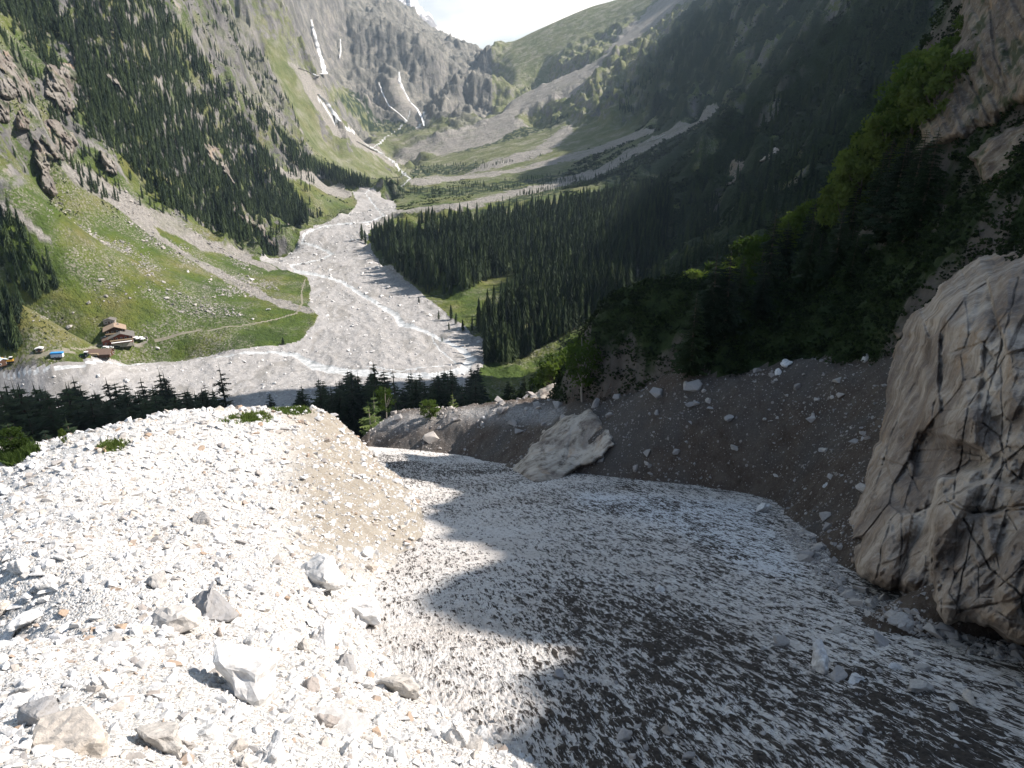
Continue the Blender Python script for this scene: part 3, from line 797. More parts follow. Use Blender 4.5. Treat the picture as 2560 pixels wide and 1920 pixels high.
qd = np.stack([ii[:-1, :-1], ii[1:, :-1], ii[1:, 1:], ii[:-1, 1:]], -1).reshape(-1, 4)
o = link('shade_ridge', raw_mesh('shade_ridge', VV.reshape(-1, 3), qd, M['slope'], True))
tag(o, kind='structure')

# ------------------------------------------------------------------ hazy mountain air
def haze_box():
    m = bpy.data.materials.new('haze_air'); m.use_nodes = True
    nt = m.node_tree; nt.nodes.clear()
    out = nt.nodes.new('ShaderNodeOutputMaterial'); v = nt.nodes.new('ShaderNodeVolumePrincipled')
    v.inputs['Density'].default_value = 0.75e-4
    v.inputs['Color'].default_value = (0.56, 0.76, 1.0, 1)
    v.inputs['Absorption Color'].default_value = (1, 1, 1, 1)
    v.inputs['Anisotropy'].default_value = 0.2
    nt.links.new(v.outputs[0], out.inputs['Volume'])
    bm = bmesh.new(); bmesh.ops.create_cube(bm, size=1)
    me = bpy.data.meshes.new('haze'); bm.to_mesh(me); bm.free(); me.materials.append(m)
    o = link('haze', me); o['kind'] = 'stuff'
    allz = Z.max()
    lo, hi = float(Z.min()) - 1.5, float(max(allz, top.max())) + 25
    o.scale = (11000, 9400, hi - lo); o.location = (0, 2600, (hi + lo) / 2)
haze_box()

# ------------------------------------------------------------------ rocks that stand out of the ground as outcrops
def segdist(px, py, pts, closed=False):
    d = np.full(px.shape, 1e9)
    P = list(pts) + ([pts[0]] if closed else [])
    for (x1, y1), (x2, y2) in zip(P[:-1], P[1:]):
        dx, dy = x2 - x1, y2 - y1
        t = np.clip(((px - x1) * dx + (py - y1) * dy) / (dx * dx + dy * dy + 1e-9), 0, 1)
        d = np.minimum(d, np.hypot(px - x1 - t * dx, py - y1 - t * dy))
    return d

def tps2(P, V):
    P = np.array(P, float) / 300; n = len(P)
    d = np.hypot(P[:, None, 0] - P[None, :, 0], P[:, None, 1] - P[None, :, 1])
    K = np.where(d > 0, d * d * np.log(d + 1e-12), 0) + np.eye(n) * 1e-3
    Q = np.concatenate([np.ones((n, 1)), P], 1)
    A = np.zeros((n + 3, n + 3)); A[:n, :n] = K; A[:n, n:] = Q; A[n:, :n] = Q.T
    w = np.linalg.solve(A, np.concatenate([V, np.zeros(3)]))
    def f(x, y):
        x = x / 300; y = y / 300
        o = w[-3] + w[-2] * x + w[-1] * y
        for i in range(n):
            q = (x - P[i, 0]) ** 2 + (y - P[i, 1]) ** 2 + 1e-12
            o = o + w[i] * 0.5 * q * np.log(q)
        return o
    return f

def outcrop(name, poly, rp, w, back, mat, step=1.5, cracks=(), cut=0.3, cw=5, blocks=(90, 30, 60, 0.5), rough=0.12, seed=0, over=1.0, ledges=()):
    q = np.array(poly, float)
    gx = np.arange(q[:, 0].min() - w * over, q[:, 0].max() + w * over, step); gy = np.arange(q[:, 1].min() - w * over, q[:, 1].max() + w * over, step)
    px, py = np.meshgrid(gx, gy, indexing='ij')
    jx_ = px + 9 * fbm(px / 60, py / 60, 4, seed) ; jy_ = py + 9 * fbm(px / 60, py / 60, 4, seed + 50)
    ins = inpoly(jx_, jy_, poly)
    d = segdist(jx_, jy_, poly, True) * np.where(ins, 1, -1)
    r = tps2([(a, b) for a, b, c in rp], np.array([c for a, b, c in rp], float))(px, py)
    sc = r / F                                                       # metres per picture unit
    e = np.clip(1 - d / w, 0, 2.0)
    r = r + back * np.where(e < 1, 1 - np.sqrt(np.maximum(1 - e * e, 0)), 1 + (e - 1) * 2.5)
    L1, L2, ang, off_ = blocks
    ca, sa = math.cos(R(ang)), math.sin(R(ang))
    qx_ = px + 5 * noise(px / 70 + seed, py / 70); qy_ = py + 5 * noise(px / 70, py / 70 + seed)
    u = (qx_ * ca + qy_ * sa) / L1; v = (-qx_ * sa + qy_ * ca) / L2
    ed, cid, cu, cv = cells(u, v, seed)
    ed2, cid2, cu2, cv2 = cells(u * 2.3 + 7, v * 2.6, seed + 3)
    wu = u + 0.25 * fbm(u * 0.8, v * 0.8, 2, seed); wv_ = v + 0.25 * fbm(u * 0.8 + 5, v * 0.8, 2, seed)
    r = r + off_ * (0.5 * facet(wu * 1.3, wv_ * 1.2, seed) + 0.36 * facet(wu * 3.1 + wv_, wv_ * 2.9, seed + 1) + 0.2 * facet(wu * 7.3 - wv_ * 2, wv_ * 5.7, seed + 2) + 0.09 * facet(px / 11 + py / 30, py / 13, seed + 5))
    r = r + blur((cid - 0.5) * off_ * 0.7 + (cid2 - 0.5) * off_ * 0.28 * (cid > 0.35), 1)
    r = r + off_ * (0.16 * np.clip(1 - ed / 0.03, 0, 1) + 0.09 * np.clip(1 - ed2 / 0.035, 0, 1) * (cid > 0.3))
    r = r + rough * 0.35 * fbm(px / 40, py / 40, 6, seed) + rough * 0.12 * ridged(px / 14, py / 14, 3, seed)
    for c in cracks:
        dd = segdist(px + 2 * noise(px / 22, py / 22), py + 2 * noise(px / 22 + 9, py / 22), c)
        r = r + cut * np.clip(1 - dd / cw, 0, 1) ** 0.7
    for (poly_, dr) in ledges:
        r = r + dr * blur(inpoly(px + 5 * noise(px / 25, py / 25), py + 5 * noise(px / 25, py / 25 + 4), poly_).astype(float), 2)
    x, y, z = at(px, py, r)
    keep = d > -w * over
    ids = np.arange(px.size).reshape(px.shape)
    qd = np.stack([ids[:-1, :-1], ids[:-1, 1:], ids[1:, 1:], ids[1:, :-1]], -1)
    kk = keep[:-1, :-1] & keep[1:, :-1] & keep[1:, 1:] & keep[:-1, 1:]
    qd = qd[kk]
    un, inv = np.unique(qd.ravel(), return_inverse=True)
    co = np.stack([x, y, z], -1).reshape(-1, 3)[un]
    c0 = co.mean(0)
    o = link(name, raw_mesh(name, co - c0, inv.reshape(-1, 4), mat, True, {'cell': (cid * 0.6 + cid2 * 0.4).ravel()[un]}))
    o.location = c0
    return o

def mat_cliff(name, stops, dark=0.5, moss=0.0):
    t = NT(name)
    p = t.pos(local=True)
    a = t.noise(t.pos((1, 1, 1), local=True), 0.4, 9, 0.7, 0.4)
    c = t.ramp(a, stops)
    c = t.mix(0.6, c, t.ramp(t.attr('cell'), [(0.1, (0.48, 0.42, 0.38)), (0.45, (0.85, 0.80, 0.75)), (0.9, (1.0, 0.98, 0.95))]), 'MULTIPLY')
    tone = t.noise(t.pos((1, 1, 0.45), local=True), 0.23, 6, 0.62, 0.8)
    c = t.mix(t.ramp(tone, [(0.40, 0.75), (0.52, 0.0)]), c, (0.20, 0.165, 0.145))
    c = t.mix(t.ramp(t.noise(t.pos((1, 1, 0.35), local=True), 0.5, 6, 0.65, 0.5), [(0.55, 0.0), (0.66, 0.6)]), c, (0.42, 0.29, 0.185))
    s = t.noise(t.pos((1, 1, 0.8), local=True), 0.8, 8, 0.72, 0.2)
    c = t.mix(t.ramp(s, [(0.36, dark), (0.5, 0.0)]), c, (0.085, 0.065, 0.055))
    l = t.noise(p, 3.0, 6, 0.75)
    c = t.mix(t.ramp(l, [(0.55, 0.0), (0.7, 0.45)]), c, (0.55, 0.51, 0.46))
    if moss:
        c = t.mix(t.ramp(t.noise(p, 0.5, 5), [(0.52, 0.0), (0.62, moss)]), c, (0.03, 0.05, 0.018))
    n = t.bump(t.noise(t.pos((1, 1, 1), local=True), 2.0, 10, 0.74), 0.22, 0.9)
    return t.done(c, n)

m_cliff = mat_cliff('cliff_stone', [(0.28, (0.20, 0.16, 0.13)), (0.42, (0.36, 0.295, 0.24)), (0.55, (0.57, 0.50, 0.43)), (0.7, (0.68, 0.62, 0.55))], 0.5)
CL = [(2300, 540), (2212, 568), (2130, 592), (2050, 640), (1990, 715), (1955, 780), (1932, 850), (1905, 960), (1878, 1010), (1850, 1100), (1828, 1180), (1832, 1232), (1880, 1258), (1950, 1280), (2005, 1322), (2040, 1350), (2110, 1345), (2170, 1368), (2240, 1410), (2420, 1450), (2520, 900), (2400, 520)]
o = outcrop('rock_cliff', CL, [(2130, 600, 41), (2212, 580, 38), (1990, 740, 43), (1935, 900, 41), (1870, 1050, 36), (1840, 1200, 28.5), (2050, 700, 36.5), (2050, 900, 31), (1950, 1200, 25.5), (2030, 1330, 21.3), (2212, 1390, 18), (2212, 1000, 25), (2212, 750, 31), (2400, 600, 33), (2400, 1000, 22), (2400, 1400, 16), (2020, 1080, 27), (2120, 1100, 24.5)],
            34, 2.6, m_cliff, 1.6,
            cracks=[[(2128, 738), (2054, 762), (2043, 787), (2032, 837), (2018, 876), (2016, 922), (2000, 961)], [(2180, 670), (2128, 738), (2126, 800), (2104, 818)],
                    [(2200, 600), (2188, 653), (2163, 752), (2139, 837), (2121, 915), (2160, 943), (2178, 1014), (2240, 1060)], [(1960, 975), (2050, 972), (2128, 985)], [(1926, 1124), (1905, 1190), (1894, 1248)],
                    [(2015, 1106), (2015, 1200), (2017, 1269), (2029, 1340)], [(1850, 1110), (1890, 1060), (1930, 930), (1990, 800)], [(2012, 1106), (2040, 1085), (2100, 1110), (2212, 1090)], [(1900, 990), (1960, 1010), (1985, 1060)], [(2080, 1120), (2140, 1230), (2212, 1290)]],
            cut=0.3, cw=3, blocks=(240, 115, 112, 1.9), rough=0.34, seed=3,
            ledges=[([(1985, 930), (2030, 940), (2120, 970), (2135, 1000), (2060, 1030), (1980, 1035), (1965, 985)], 1.5), ([(2010, 1105), (2040, 1070), (2130, 1040), (2240, 1060), (2420, 1080), (2420, 1460), (2200, 1420), (2030, 1350), (2016, 1260)], -1.2), ([(2045, 770), (2125, 745), (2118, 830), (2110, 960), (2020, 960), (2022, 880)], -0.7)])
tag(o, 'tall pale fractured rock cliff with vertical cracks beside the snow on the right edge', 'rock cliff')
m_slab = mat_cliff('slab_stone', [(0.3, (0.32, 0.29, 0.25)), (0.45, (0.52, 0.48, 0.42)), (0.6, (0.66, 0.62, 0.56))], 0.9)
o = outcrop('rock_slab', [(1108, 1020), (1130, 988), (1180, 935), (1230, 898), (1275, 882), (1292, 912), (1318, 925), (1328, 958), (1300, 985), (1245, 1010), (1205, 1038), (1150, 1046)],
            [(a_, b_, math.hypot(*hit(a_, b_)[:2]) - c_ - 0.25) for a_, b_, c_ in ((1112, 1018, 0.5), (1270, 895, 0.6), (1318, 950, 0.4), (1200, 1030, 0.7), (1200, 960, 1.2), (1250, 1000, 0.6), (1150, 1040, 0.4), (1240, 920, 1.2))], 12, 1.3, m_slab, 1.2,
            cracks=[[(1270, 890), (1235, 930), (1225, 990), (1190, 1035)], [(1180, 960), (1250, 935), (1300, 920)]], cut=0.15, cw=3, blocks=(120, 60, 130, 0.25), rough=0.14, seed=12)
tag(o, 'smooth pale leaning rock slab bulging out of the brown bank at the snow edge', 'rock slab')
m_face = mat_cliff('face_stone', [(0.3, (0.10, 0.085, 0.07)), (0.45, (0.20, 0.16, 0.125)), (0.6, (0.33, 0.28, 0.22))], 0.8, 0.8)
o = outcrop('rock_outcrop', [(2090, -60), (2085, 40), (2050, 110), (2040, 190), (2005, 220), (1992, 300), (1975, 330), (2030, 320), (2090, 300), (2140, 270), (2230, 210), (2320, 200), (2320, -120), (2100, -120)],
            [(2085, 0, 81), (2040, 190, 74), (1985, 310, 69.5), (2100, 290, 66), (2212, 200, 62), (2212, 0, 71), (2320, -100, 71), (2150, 100, 71)], 30, 4.5, m_face, 1.8, cracks=[[(2140, 20), (2150, 120), (2180, 200)], [(2060, 120), (2100, 180), (2140, 260)]], cut=0.6, blocks=(120, 40, 75, 1.2), rough=0.4, seed=21)
tag(o, 'brown fractured rock face above the bushes in the upper right corner', 'rock face')
o = outcrop('rock_ledge', [(2090, 335), (2130, 300), (2180, 275), (2240, 240), (2260, 300), (2212, 380), (2130, 400), (2105, 345)], [(2090, 335, 62), (2212, 270, 60), (2212, 370, 56), (2120, 395, 58.5)], 16, 3.0, m_face, 1.6, blocks=(120, 20, 150, 0.5), rough=0.2, seed=25)
tag(o, 'pale tilted rock ledge on the dark bushy slope below the brown rock face', 'rock ledge')
o = outcrop('boulder', [(1152, 890), (1150, 862), (1168, 846), (1200, 834), (1228, 838), (1232, 852), (1205, 860), (1190, 880), (1165, 895)], [(1150, 870, 86), (1230, 845, 88), (1190, 880, 83.5)], 9, 1.6, m_slab, 1.0, blocks=(60, 30, 30, 0.4), rough=0.12, seed=31)
tag(o, 'large square grey boulder among bushes at the top of the bank left of the birch', 'boulder')
BUT = [([(-30, 92), (21, 110), (46, 138), (74, 188), (78, 219), (67, 283), (42, 276), (32, 219), (-30, 198)], 'big pale buttress at the upper left edge above the meadow'),
       ([(-30, 198), (21, 219), (30, 248), (18, 266), (-30, 262)], 'rounded pale crag at the left edge just below the big buttress'),
       ([(92, 262), (117, 255), (156, 283), (166, 304), (159, 333), (152, 357), (120, 340), (88, 301)], 'broad crag right above the top of the debris streak'),
       ([(71, 297), (99, 304), (117, 336), (106, 368), (135, 418), (117, 425), (88, 410), (81, 361), (69, 336)], 'tall narrow crag that ends in the meadow left of the debris streak'),
       ([(99, 142), (170, 149), (159, 198), (163, 230), (142, 244), (99, 212)], 'rugged crag among the trees right of the big buttress'),
       ([(212, 318), (241, 340), (262, 386), (226, 368), (211, 340)], 'slanting grey slab below the trees right of the broad crag'),
       ([(442, 304), (478, 318), (495, 354), (517, 414), (471, 372), (442, 336)], 'long crag in the middle of the left forest'),
       ([(510, 439), (538, 460), (566, 488), (602, 538), (580, 531), (541, 495), (510, 460)], 'lowest crag of the left slope reaching down to the river bend'),
       ([(212, 149), (248, 152), (280, 198), (276, 219), (255, 184), (216, 163)], 'arched crag high in the left forest')]
m_butt = mat_cliff('crag_stone', [(0.3, (0.10, 0.097, 0.09)), (0.45, (0.22, 0.21, 0.195)), (0.6, (0.33, 0.31, 0.285)), (0.72, (0.42, 0.39, 0.35))], 0.6, 0.8)
m_butt.node_tree.nodes  # same stone at a larger scale
for n_ in m_butt.node_tree.nodes:
    if n_.type == 'TEX_NOISE': n_.inputs['Scale'].default_value *= 0.13
    if n_.type == 'BUMP': n_.inputs['Distance'].default_value *= 8
for k, (poly, lb) in enumerate(BUT):
    q = np.array(poly, float); rp = []
    for a_, b_ in list(q * 0.9 + q.mean(0) * 0.1) + [q.mean(0)]:
        h = hit(float(a_), float(b_))
        if h: rp.append((a_, b_, math.hypot(h[0], h[1])))
    md = np.median([c_ for a_, b_, c_ in rp])
    rp = [(a_, b_, float(np.clip(c_, md - 40, md + 40)) - 9) for a_, b_, c_ in rp]
    o = outcrop('crag', poly, rp, 13, 16, m_butt, 1.1, blocks=(34, 13, 70, 8), rough=3.0, seed=60 + k)
    tag(o, lb, 'crag')
SP = [(1545, 375, 1), (1665, 350, 1), (1620, 720, 1), (1700, 320, 1), (1560, 460, 1)]
for k, (poly, r_) in enumerate([([(1640, 345), (1665, 318), (1712, 288), (1716, 298), (1688, 326), (1655, 350)], None), ([(1925, 715), (1950, 705), (1975, 712), (1960, 725), (1935, 730)], None), ([(1560, 395), (1590, 355), (1615, 350), (1600, 400), (1575, 430)], None)]):
    q = np.array(poly, float); h = hit(*q.mean(0))
    r0 = math.hypot(h[0], h[1])
    o = outcrop('boulder', poly, [(*p, r0 * (1 - 0.0012 * (p[1] - q[:, 1].mean()))) for p in poly] , 8, r0 * 0.03, m_face if k else m_slab, 1.2, blocks=(60, 20, 125, r0 * 0.008), rough=r0 * 0.004, seed=40 + k)
    tag(o, ['long pale sunken rock streak on the dark slope right of the forest', 'rounded grey boulder in bushes at the left edge of the big cliff', 'dark upright rock on the shaded slope right of the forest'][k], 'boulder')

# ------------------------------------------------------------------ loose stones
def hull(n, seed, sx=1, sy=1, sz=1, rnd=0.25):
    rg = np.random.default_rng(seed)
    v = rg.normal(size=(n, 3)); v /= np.linalg.norm(v, axis=1)[:, None]
    v *= rg.uniform(1 - rnd, 1, (n, 1)); v *= (sx, sy, sz)
    bm = bmesh.new()
    for c in v: bm.verts.new(c)
    r_ = bmesh.ops.convex_hull(bm, input=bm.verts)
    bmesh.ops.delete(bm, geom=[g for g in r_['geom_interior'] if isinstance(g, bmesh.types.BMVert)], context='VERTS')
    bmesh.ops.triangulate(bm, faces=bm.faces)
    return bm

def bm_arrays(bm):
    bm.verts.index_update()
    co = np.array([v.co[:] for v in bm.verts]); fa = np.array([[v.index for v in f.verts] for f in bm.faces])
    return co, fa

def rock_variant(seed, lv):
    rg = np.random.default_rng(seed)
    bm = hull(int(rg.integers(9, 14)), seed, 1, rg.uniform(0.6, 0.9), rg.uniform(0.42, 0.75))
    if lv:
        bmesh.ops.dissolve_limit(bm, angle_limit=R(14), verts=bm.verts, edges=bm.edges)
        bmesh.ops.bevel(bm, geom=bm.edges[:], offset=0.05, segments=1, affect='EDGES', profile=0.6)
        bmesh.ops.triangulate(bm, faces=bm.faces)
        for _ in range(4):
            bmesh.ops.subdivide_edges(bm, edges=[e for e in bm.edges if e.calc_length() > 0.17], cuts=1, use_grid_fill=True)
            bmesh.ops.triangulate(bm, faces=bm.faces)
        bmesh.ops.smooth_vert(bm, verts=bm.verts, factor=0.4, use_axis_x=True, use_axis_y=True, use_axis_z=True)
        bm.normal_update()
        for v in bm.verts:
            p = v.co * 2.2
            v.co += v.normal * (0.09 * float(noise(np.array([p.x + seed]), np.array([p.y + p.z * 1.3]))[0]) + 0.045 * float(noise(np.array([p.x * 3 + p.z * 2]), np.array([p.y * 3 + seed]))[0]))
    a = bm_arrays(bm); bm.free(); return a

LOW = [rock_variant(100 + k, 0) for k in range(12)]
HIGH = [rock_variant(300 + k, 1) for k in range(9)]

def rand_rot(n, rg, tilt=0.5):
    """random turn about the vertical with a lean"""
    a = rg.uniform(0, 2 * np.pi, n); t = rg.normal(0, tilt, n); b = rg.uniform(0, 2 * np.pi, n)
    ca, sa = np.cos(a), np.sin(a); ct, st_ = np.cos(t), np.sin(t); cb, sb = np.cos(b), np.sin(b)
    Rz = np.zeros((n, 3, 3)); Rz[:, 0, 0] = ca; Rz[:, 0, 1] = -sa; Rz[:, 1, 0] = sa; Rz[:, 1, 1] = ca; Rz[:, 2, 2] = 1
    Rx = np.zeros((n, 3, 3)); Rx[:, 0, 0] = 1; Rx[:, 1, 1] = ct; Rx[:, 1, 2] = -st_; Rx[:, 2, 1] = st_; Rx[:, 2, 2] = ct
    Rb = np.zeros((n, 3, 3)); Rb[:, 0, 0] = cb; Rb[:, 0, 1] = -sb; Rb[:, 1, 0] = sb; Rb[:, 1, 1] = cb; Rb[:, 2, 2] = 1
    return Rb @ Rx @ Rz

def scatter(name, x, y, z, size, mat, variants, tint, rot, smooth=False, kind='stuff'):
    """one mesh of many pieces"""
    CO, FA, TI = [], [], []; base = 0
    vi = rng.integers(0, len(variants), len(x))
    for k, (co, fa) in enumerate(variants):
        m = vi == k; n = int(m.sum())
        if n == 0: continue
        P = np.einsum('nij,vj->nvi', rot[m], co) * (size[m][:, None, None] if size.ndim == 1 else size[m][:, None, :])
        P += np.stack([x[m], y[m], z[m]], 1)[:, None, :]
        CO.append(P.reshape(-1, 3)); FA.append((fa[None] + (np.arange(n) * len(co))[:, None, None] + base).reshape(-1, fa.shape[1]))
        TI.append(np.repeat(tint[m], len(co))); base += n * len(co)
    o = link(name, raw_mesh(name, np.concatenate(CO), np.concatenate(FA), mat, smooth, {'tint': np.concatenate(TI)}))
    tag(o, kind=kind)
    return o

def mat_stone(name, ramp, indiv=False, scale=3.0):
    t = NT(name); p = t.pos(local=indiv)
    if indiv:
        oi = t.n('ShaderNodeObjectInfo'); v = oi.outputs['Random']
    else: v = t.attr('tint')
    c = t.ramp(v, ramp)
    a = t.noise(t.pos((1, 1, 2.2), (0.5, 0.3, 0), local=indiv), scale, 7, 0.7, 0.4)
    c = t.mix(t.ramp(a, [(0.35, 0.5), (0.55, 0.0)]), c, (0.30, 0.285, 0.27))
    c = t.mix(t.ramp(t.noise(p, scale * 4, 5, 0.7), [(0.35, 0.4), (0.6, 0.0)]), c, (0.25, 0.23, 0.21))
    return t.done(c, t.bump(t.noise(p, scale * 2.5, 6, 0.7), 0.03, 0.8))
STOPS = [(0.0, (0.68, 0.68, 0.68)), (0.35, (0.78, 0.78, 0.78)), (0.62, (0.71, 0.70, 0.68)), (0.76, (0.52, 0.53, 0.54)), (0.86, (0.62, 0.55, 0.47)), (0.955, (0.34, 0.33, 0.33)), (0.99, (0.42, 0.30, 0.21))]
m_stone = mat_stone('pale_stone', STOPS)
m_boulder = mat_stone('pale_boulder', STOPS, True, 1.6)
m_grey = mat_stone('grey_stone', [(0, (0.26, 0.25, 0.25)), (0.5, (0.42, 0.40, 0.385)), (0.85, (0.50, 0.46, 0.42)), (1, (0.22, 0.20, 0.2))])
m_greyb = mat_stone('grey_boulder', [(0, (0.30, 0.30, 0.31)), (0.5, (0.42, 0.41, 0.40)), (1, (0.50, 0.47, 0.43))], True, 2.0)

def who_at(x, y):
    i = np.clip(np.interp(np.arctan2(x, y), az, np.arange(NA)).round().astype(int), 0, NA - 1)
    j = np.clip(np.interp(0.5 * np.log(x * x + y * y), lr, np.arange(NR)).round().astype(int), 0, NR - 1)
    return own[i, j], i, j

def spread(n, a0, a1, r0, r1, k):
    a = R(1) * rng.uniform(a0, a1, n); l = rng.uniform(math.log(r0), math.log(r1), n)
    x = np.exp(l) * np.sin(a); y = np.exp(l) * np.cos(a)
    w, i, j = who_at(x, y)
    m = np.isin(w, k)
    return x[m], y[m], np.exp(l)[m], i[m], j[m]

# moraine rubble
x, y, r, i, j = spread(84000, -46, 16, 4.2, 78, [0])
e = earth_m[i, j]
u = rng.uniform(0, 1, len(x))
s = r * 0.0017 * np.maximum(u, 0.0012) ** -0.52 * (1 - 0.2 * e)
s = np.minimum(s, 0.007 * r + 0.10)
keep = rng.uniform(0, 1, len(x)) > 0.22 * e
x, y, r, s = x[keep], y[keep], r[keep], s[keep]
z = ground(x, y) + s * 0.12
scatter('moraine_rubble', x, y, z, s, m_stone, LOW, rng.uniform(0, 1, len(x)), rand_rot(len(x), rng, 0.35))
# stones on the brown bank
x, y, r, i, j = spread(28000, -16, 40, 18, 112, [2])
s = r * 0.0013 * np.maximum(rng.uniform(0, 1, len(x)), 0.003) ** -0.46
cl = noise(x / 5, y / 5) + 1.2 * rub_m[i, j] + rng.uniform(-0.5, 0.5, len(x)) > -0.05
x, y, s = x[cl], y[cl], s[cl]
scatter('bank_stones', x, y, ground(x, y) + s * 0.15, s, m_grey, LOW, rng.uniform(0, 1, len(x)), rand_rot(len(x), rng, 0.5))
# coarse rubble between the snow and the foot of the cliff
fx, fy, fz = [], [], []
FOOT = [(1700, 1120), (1790, 1190), (1830, 1270), (1900, 1290), (1990, 1330), (2060, 1362), (2212, 1400), (2212, 1440), (2000, 1385), (1860, 1320), (1780, 1262), (1700, 1170)]
while len(fx) < 1500:
    a_, b_ = random.uniform(1700, 2212), random.uniform(1120, 1440)
    if not inpoly(np.array([a_]), np.array([b_]), FOOT)[0]: continue
    h = hit(a_, b_)
    fx.append(h[0]); fy.append(h[1]); fz.append(h[2])
fx, fy, fz = map(np.array, (fx, fy, fz))
s = np.hypot(fx, fy) * 0.0019 * np.maximum(rng.uniform(0, 1, len(fx)), 0.004) ** -0.42
scatter('cliff_foot_rubble', fx, fy, fz + s * 0.1, s, m_grey, LOW, rng.uniform(0, 1, len(fx)), rand_rot(len(fx), rng, 0.5))
# grit on the snow
x, y, r, i, j = spread(5200, -12, 40, 7, 85, [1])
s = r * 0.0012 * np.maximum(rng.uniform(0, 1, len(x)), 0.01) ** -0.5
s = np.minimum(s, 0.13)
scatter('snow_grit', x, y, ground(x, y) + s * 0.2, s, m_grey, LOW, rng.uniform(0, 1, len(x)) * 0.6, rand_rot(len(x), rng, 0.5))
# blocks lying on the river plain and on the meadow
x, y, r, i, j = spread(15000, -38, 3, 260, 1100, [5])
s = r * 0.0008 * np.maximum(rng.uniform(0, 1, len(x)), 0.01) ** -0.4
scatter('river_stones', x, y, ground(x, y) + s * 0.1, s, m_stone, LOW[:5], rng.uniform(0, 0.8, len(x)), rand_rot(len(x), rng, 0.5))
x, y, r, i, j = spread(60000, -38, -16, 430, 800, [4])
ox, oy = proj(x, y, ground(x, y))
pm = (inpoly(ox, oy, [(100, 400), (330, 420), (520, 600), (560, 680), (430, 690), (300, 640), (60, 700), (100, 560)]) | inpoly(ox, oy, [(130, 360), (220, 380), (560, 580), (640, 670), (560, 660), (330, 510)])) & (noise(x / 34, y / 34) + 0.5 * noise(x / 12, y / 12) + rng.normal(0, 0.25, len(x)) > 0.3)
x, y, r = x[pm], y[pm], r[pm]
s = r * 0.0008 * np.maximum(rng.uniform(0, 1, len(x)), 0.01) ** -0.34
scatter('meadow_stones', x, y, ground(x, y) + s * 0.1, s, m_grey, LOW[:5], rng.uniform(0, 0.9, len(x)), rand_rot(len(x), rng, 0.5))

# boulders one can count
BIG = []
for k, (co, fa) in enumerate(HIGH):
    for nm, mt in (('p', m_boulder), ('g', m_greyb)):
        BIG.append(raw_mesh('boulder_' + nm, co, fa, mt, False))
PALE, GREY = BIG[0::2], BIG[1::2]
def boulder(px, py, wpx, label, group=None, var=None, grey=False, flat_=1.0, turn=None, lean=0.2, name='boulder', sink=0.2, tall=1.0):
    h = hit(px, py)
    if h is None: return None
    x, y, z = h
    d = math.sqrt(x * x + y * y + (z - CAMZ) ** 2)
    s = wpx * d / F * 0.56
    lst = GREY if grey else PALE
    o = link(name, lst[random.randrange(len(lst)) if var is None else var])
    o.location = (x, y, z + s * (0.45 * flat_ * tall - sink))
    o.scale = (s, s * random.uniform(0.85, 1.1), s * flat_ * tall)
    o.rotation_euler = (random.gauss(0, lean), random.gauss(0, lean), random.uniform(0, 6.28) if turn is None else turn)
    tag(o, label, 'rock', group)
    return o
DIST = [
    (690, 1262, 130, 'broad pale block on the moraine rim above the dark notch', False, 0.75), (770, 1330, 110, 'pale slab half buried just below the broad block on the rim', False, 0.5),
    (455, 1315, 105, 'bluish grey veined rock in the middle of the sunlit moraine', True, 0.6), (375, 1355, 105, 'large white rock with a dark stone leaning on its left end', False, 0.8),
    (228, 1390, 66, 'thin flat grey slab casting a shadow under its lower edge', True, 0.35), (108, 1265, 34, 'rusty brown upright stone near the left edge', False, 1.2),
    (520, 1490, 170, 'largest white block in the lower middle of the moraine', False, 0.7), (612, 1395, 62, 'pale cube shaped rock beside a small dark boulder', False, 0.9),
    (660, 1405, 36, 'small dark boulder wedged between two pale blocks', True, 1.1), (700, 1385, 70, 'pale block right of the small dark boulder', False, 0.9),
    (170, 1610, 150, 'wide rounded white boulder in the bottom left corner', False, 0.7), (78, 1560, 90, 'grey veined boulder left of the wide rounded white boulder', True, 0.8),
    (715, 1560, 150, 'broad pinkish slab near the lower rim of the moraine', False, 0.4), (985, 1605, 52, 'yellowish oval rock near the foot of the moraine', False, 1.1),
    (622, 1540, 44, 'tall narrow tan stone standing upright on the moraine', False, 1.6), (745, 1440, 54, 'grey angular block in the cluster on the moraine rim', True, 0.8),
    (860, 1500, 74, 'bluish block on the moraine edge above the snow', True, 0.8), (440, 1130, 40, 'grey block high on the moraine', True, 0.9), (520, 985, 34, 'grey flat stone below the grass tuft on the crest', True, 0.5),
    (345, 1615, 90, 'grey streaked rock at the bottom between pale stones', True, 0.7), (580, 1640, 80, 'whitish block cut by the bottom edge of the picture', False, 0.8), (60, 1350, 60, 'pale block near the left edge below the rusty stone', False, 0.8),
    (800, 1230, 42, 'cracked tan rock just above the snow notch', False, 0.8), (790, 1205, 34, 'oval pale stone on the earth slope above the notch', False, 1.0), (345, 1260, 46, 'brownish rough rock on the left middle of the moraine', True, 0.8)]
for (px, py, w_, lb, gr, fl) in DIST:
    boulder(px, py, w_ * 1.35, lb, None, grey=gr, flat_=fl, lean=0.12)
for k in range(185):
    for _ in range(30):
        px, py = random.uniform(0, 1060), random.uniform(930, 1655)
        h = hit(px, py)
        if h is None: continue
        w_, i_, j_ = who_at(np.array([h[0]]), np.array([h[1]]))
        if w_[0] == 0 and earth_m[i_[0], j_[0]] < 0.6: break
    sz = (10 + 30 * ((py - 900) / 750)) * random.choice([0.6, 0.8, 1.0, 1.2, 1.7])
    boulder(px, py, sz, 'angular pale stone among the loose rubble of the sunlit moraine', 'angular stones on the sunlit moraine', flat_=random.uniform(0.6, 1.1), lean=0.35, name='rock')
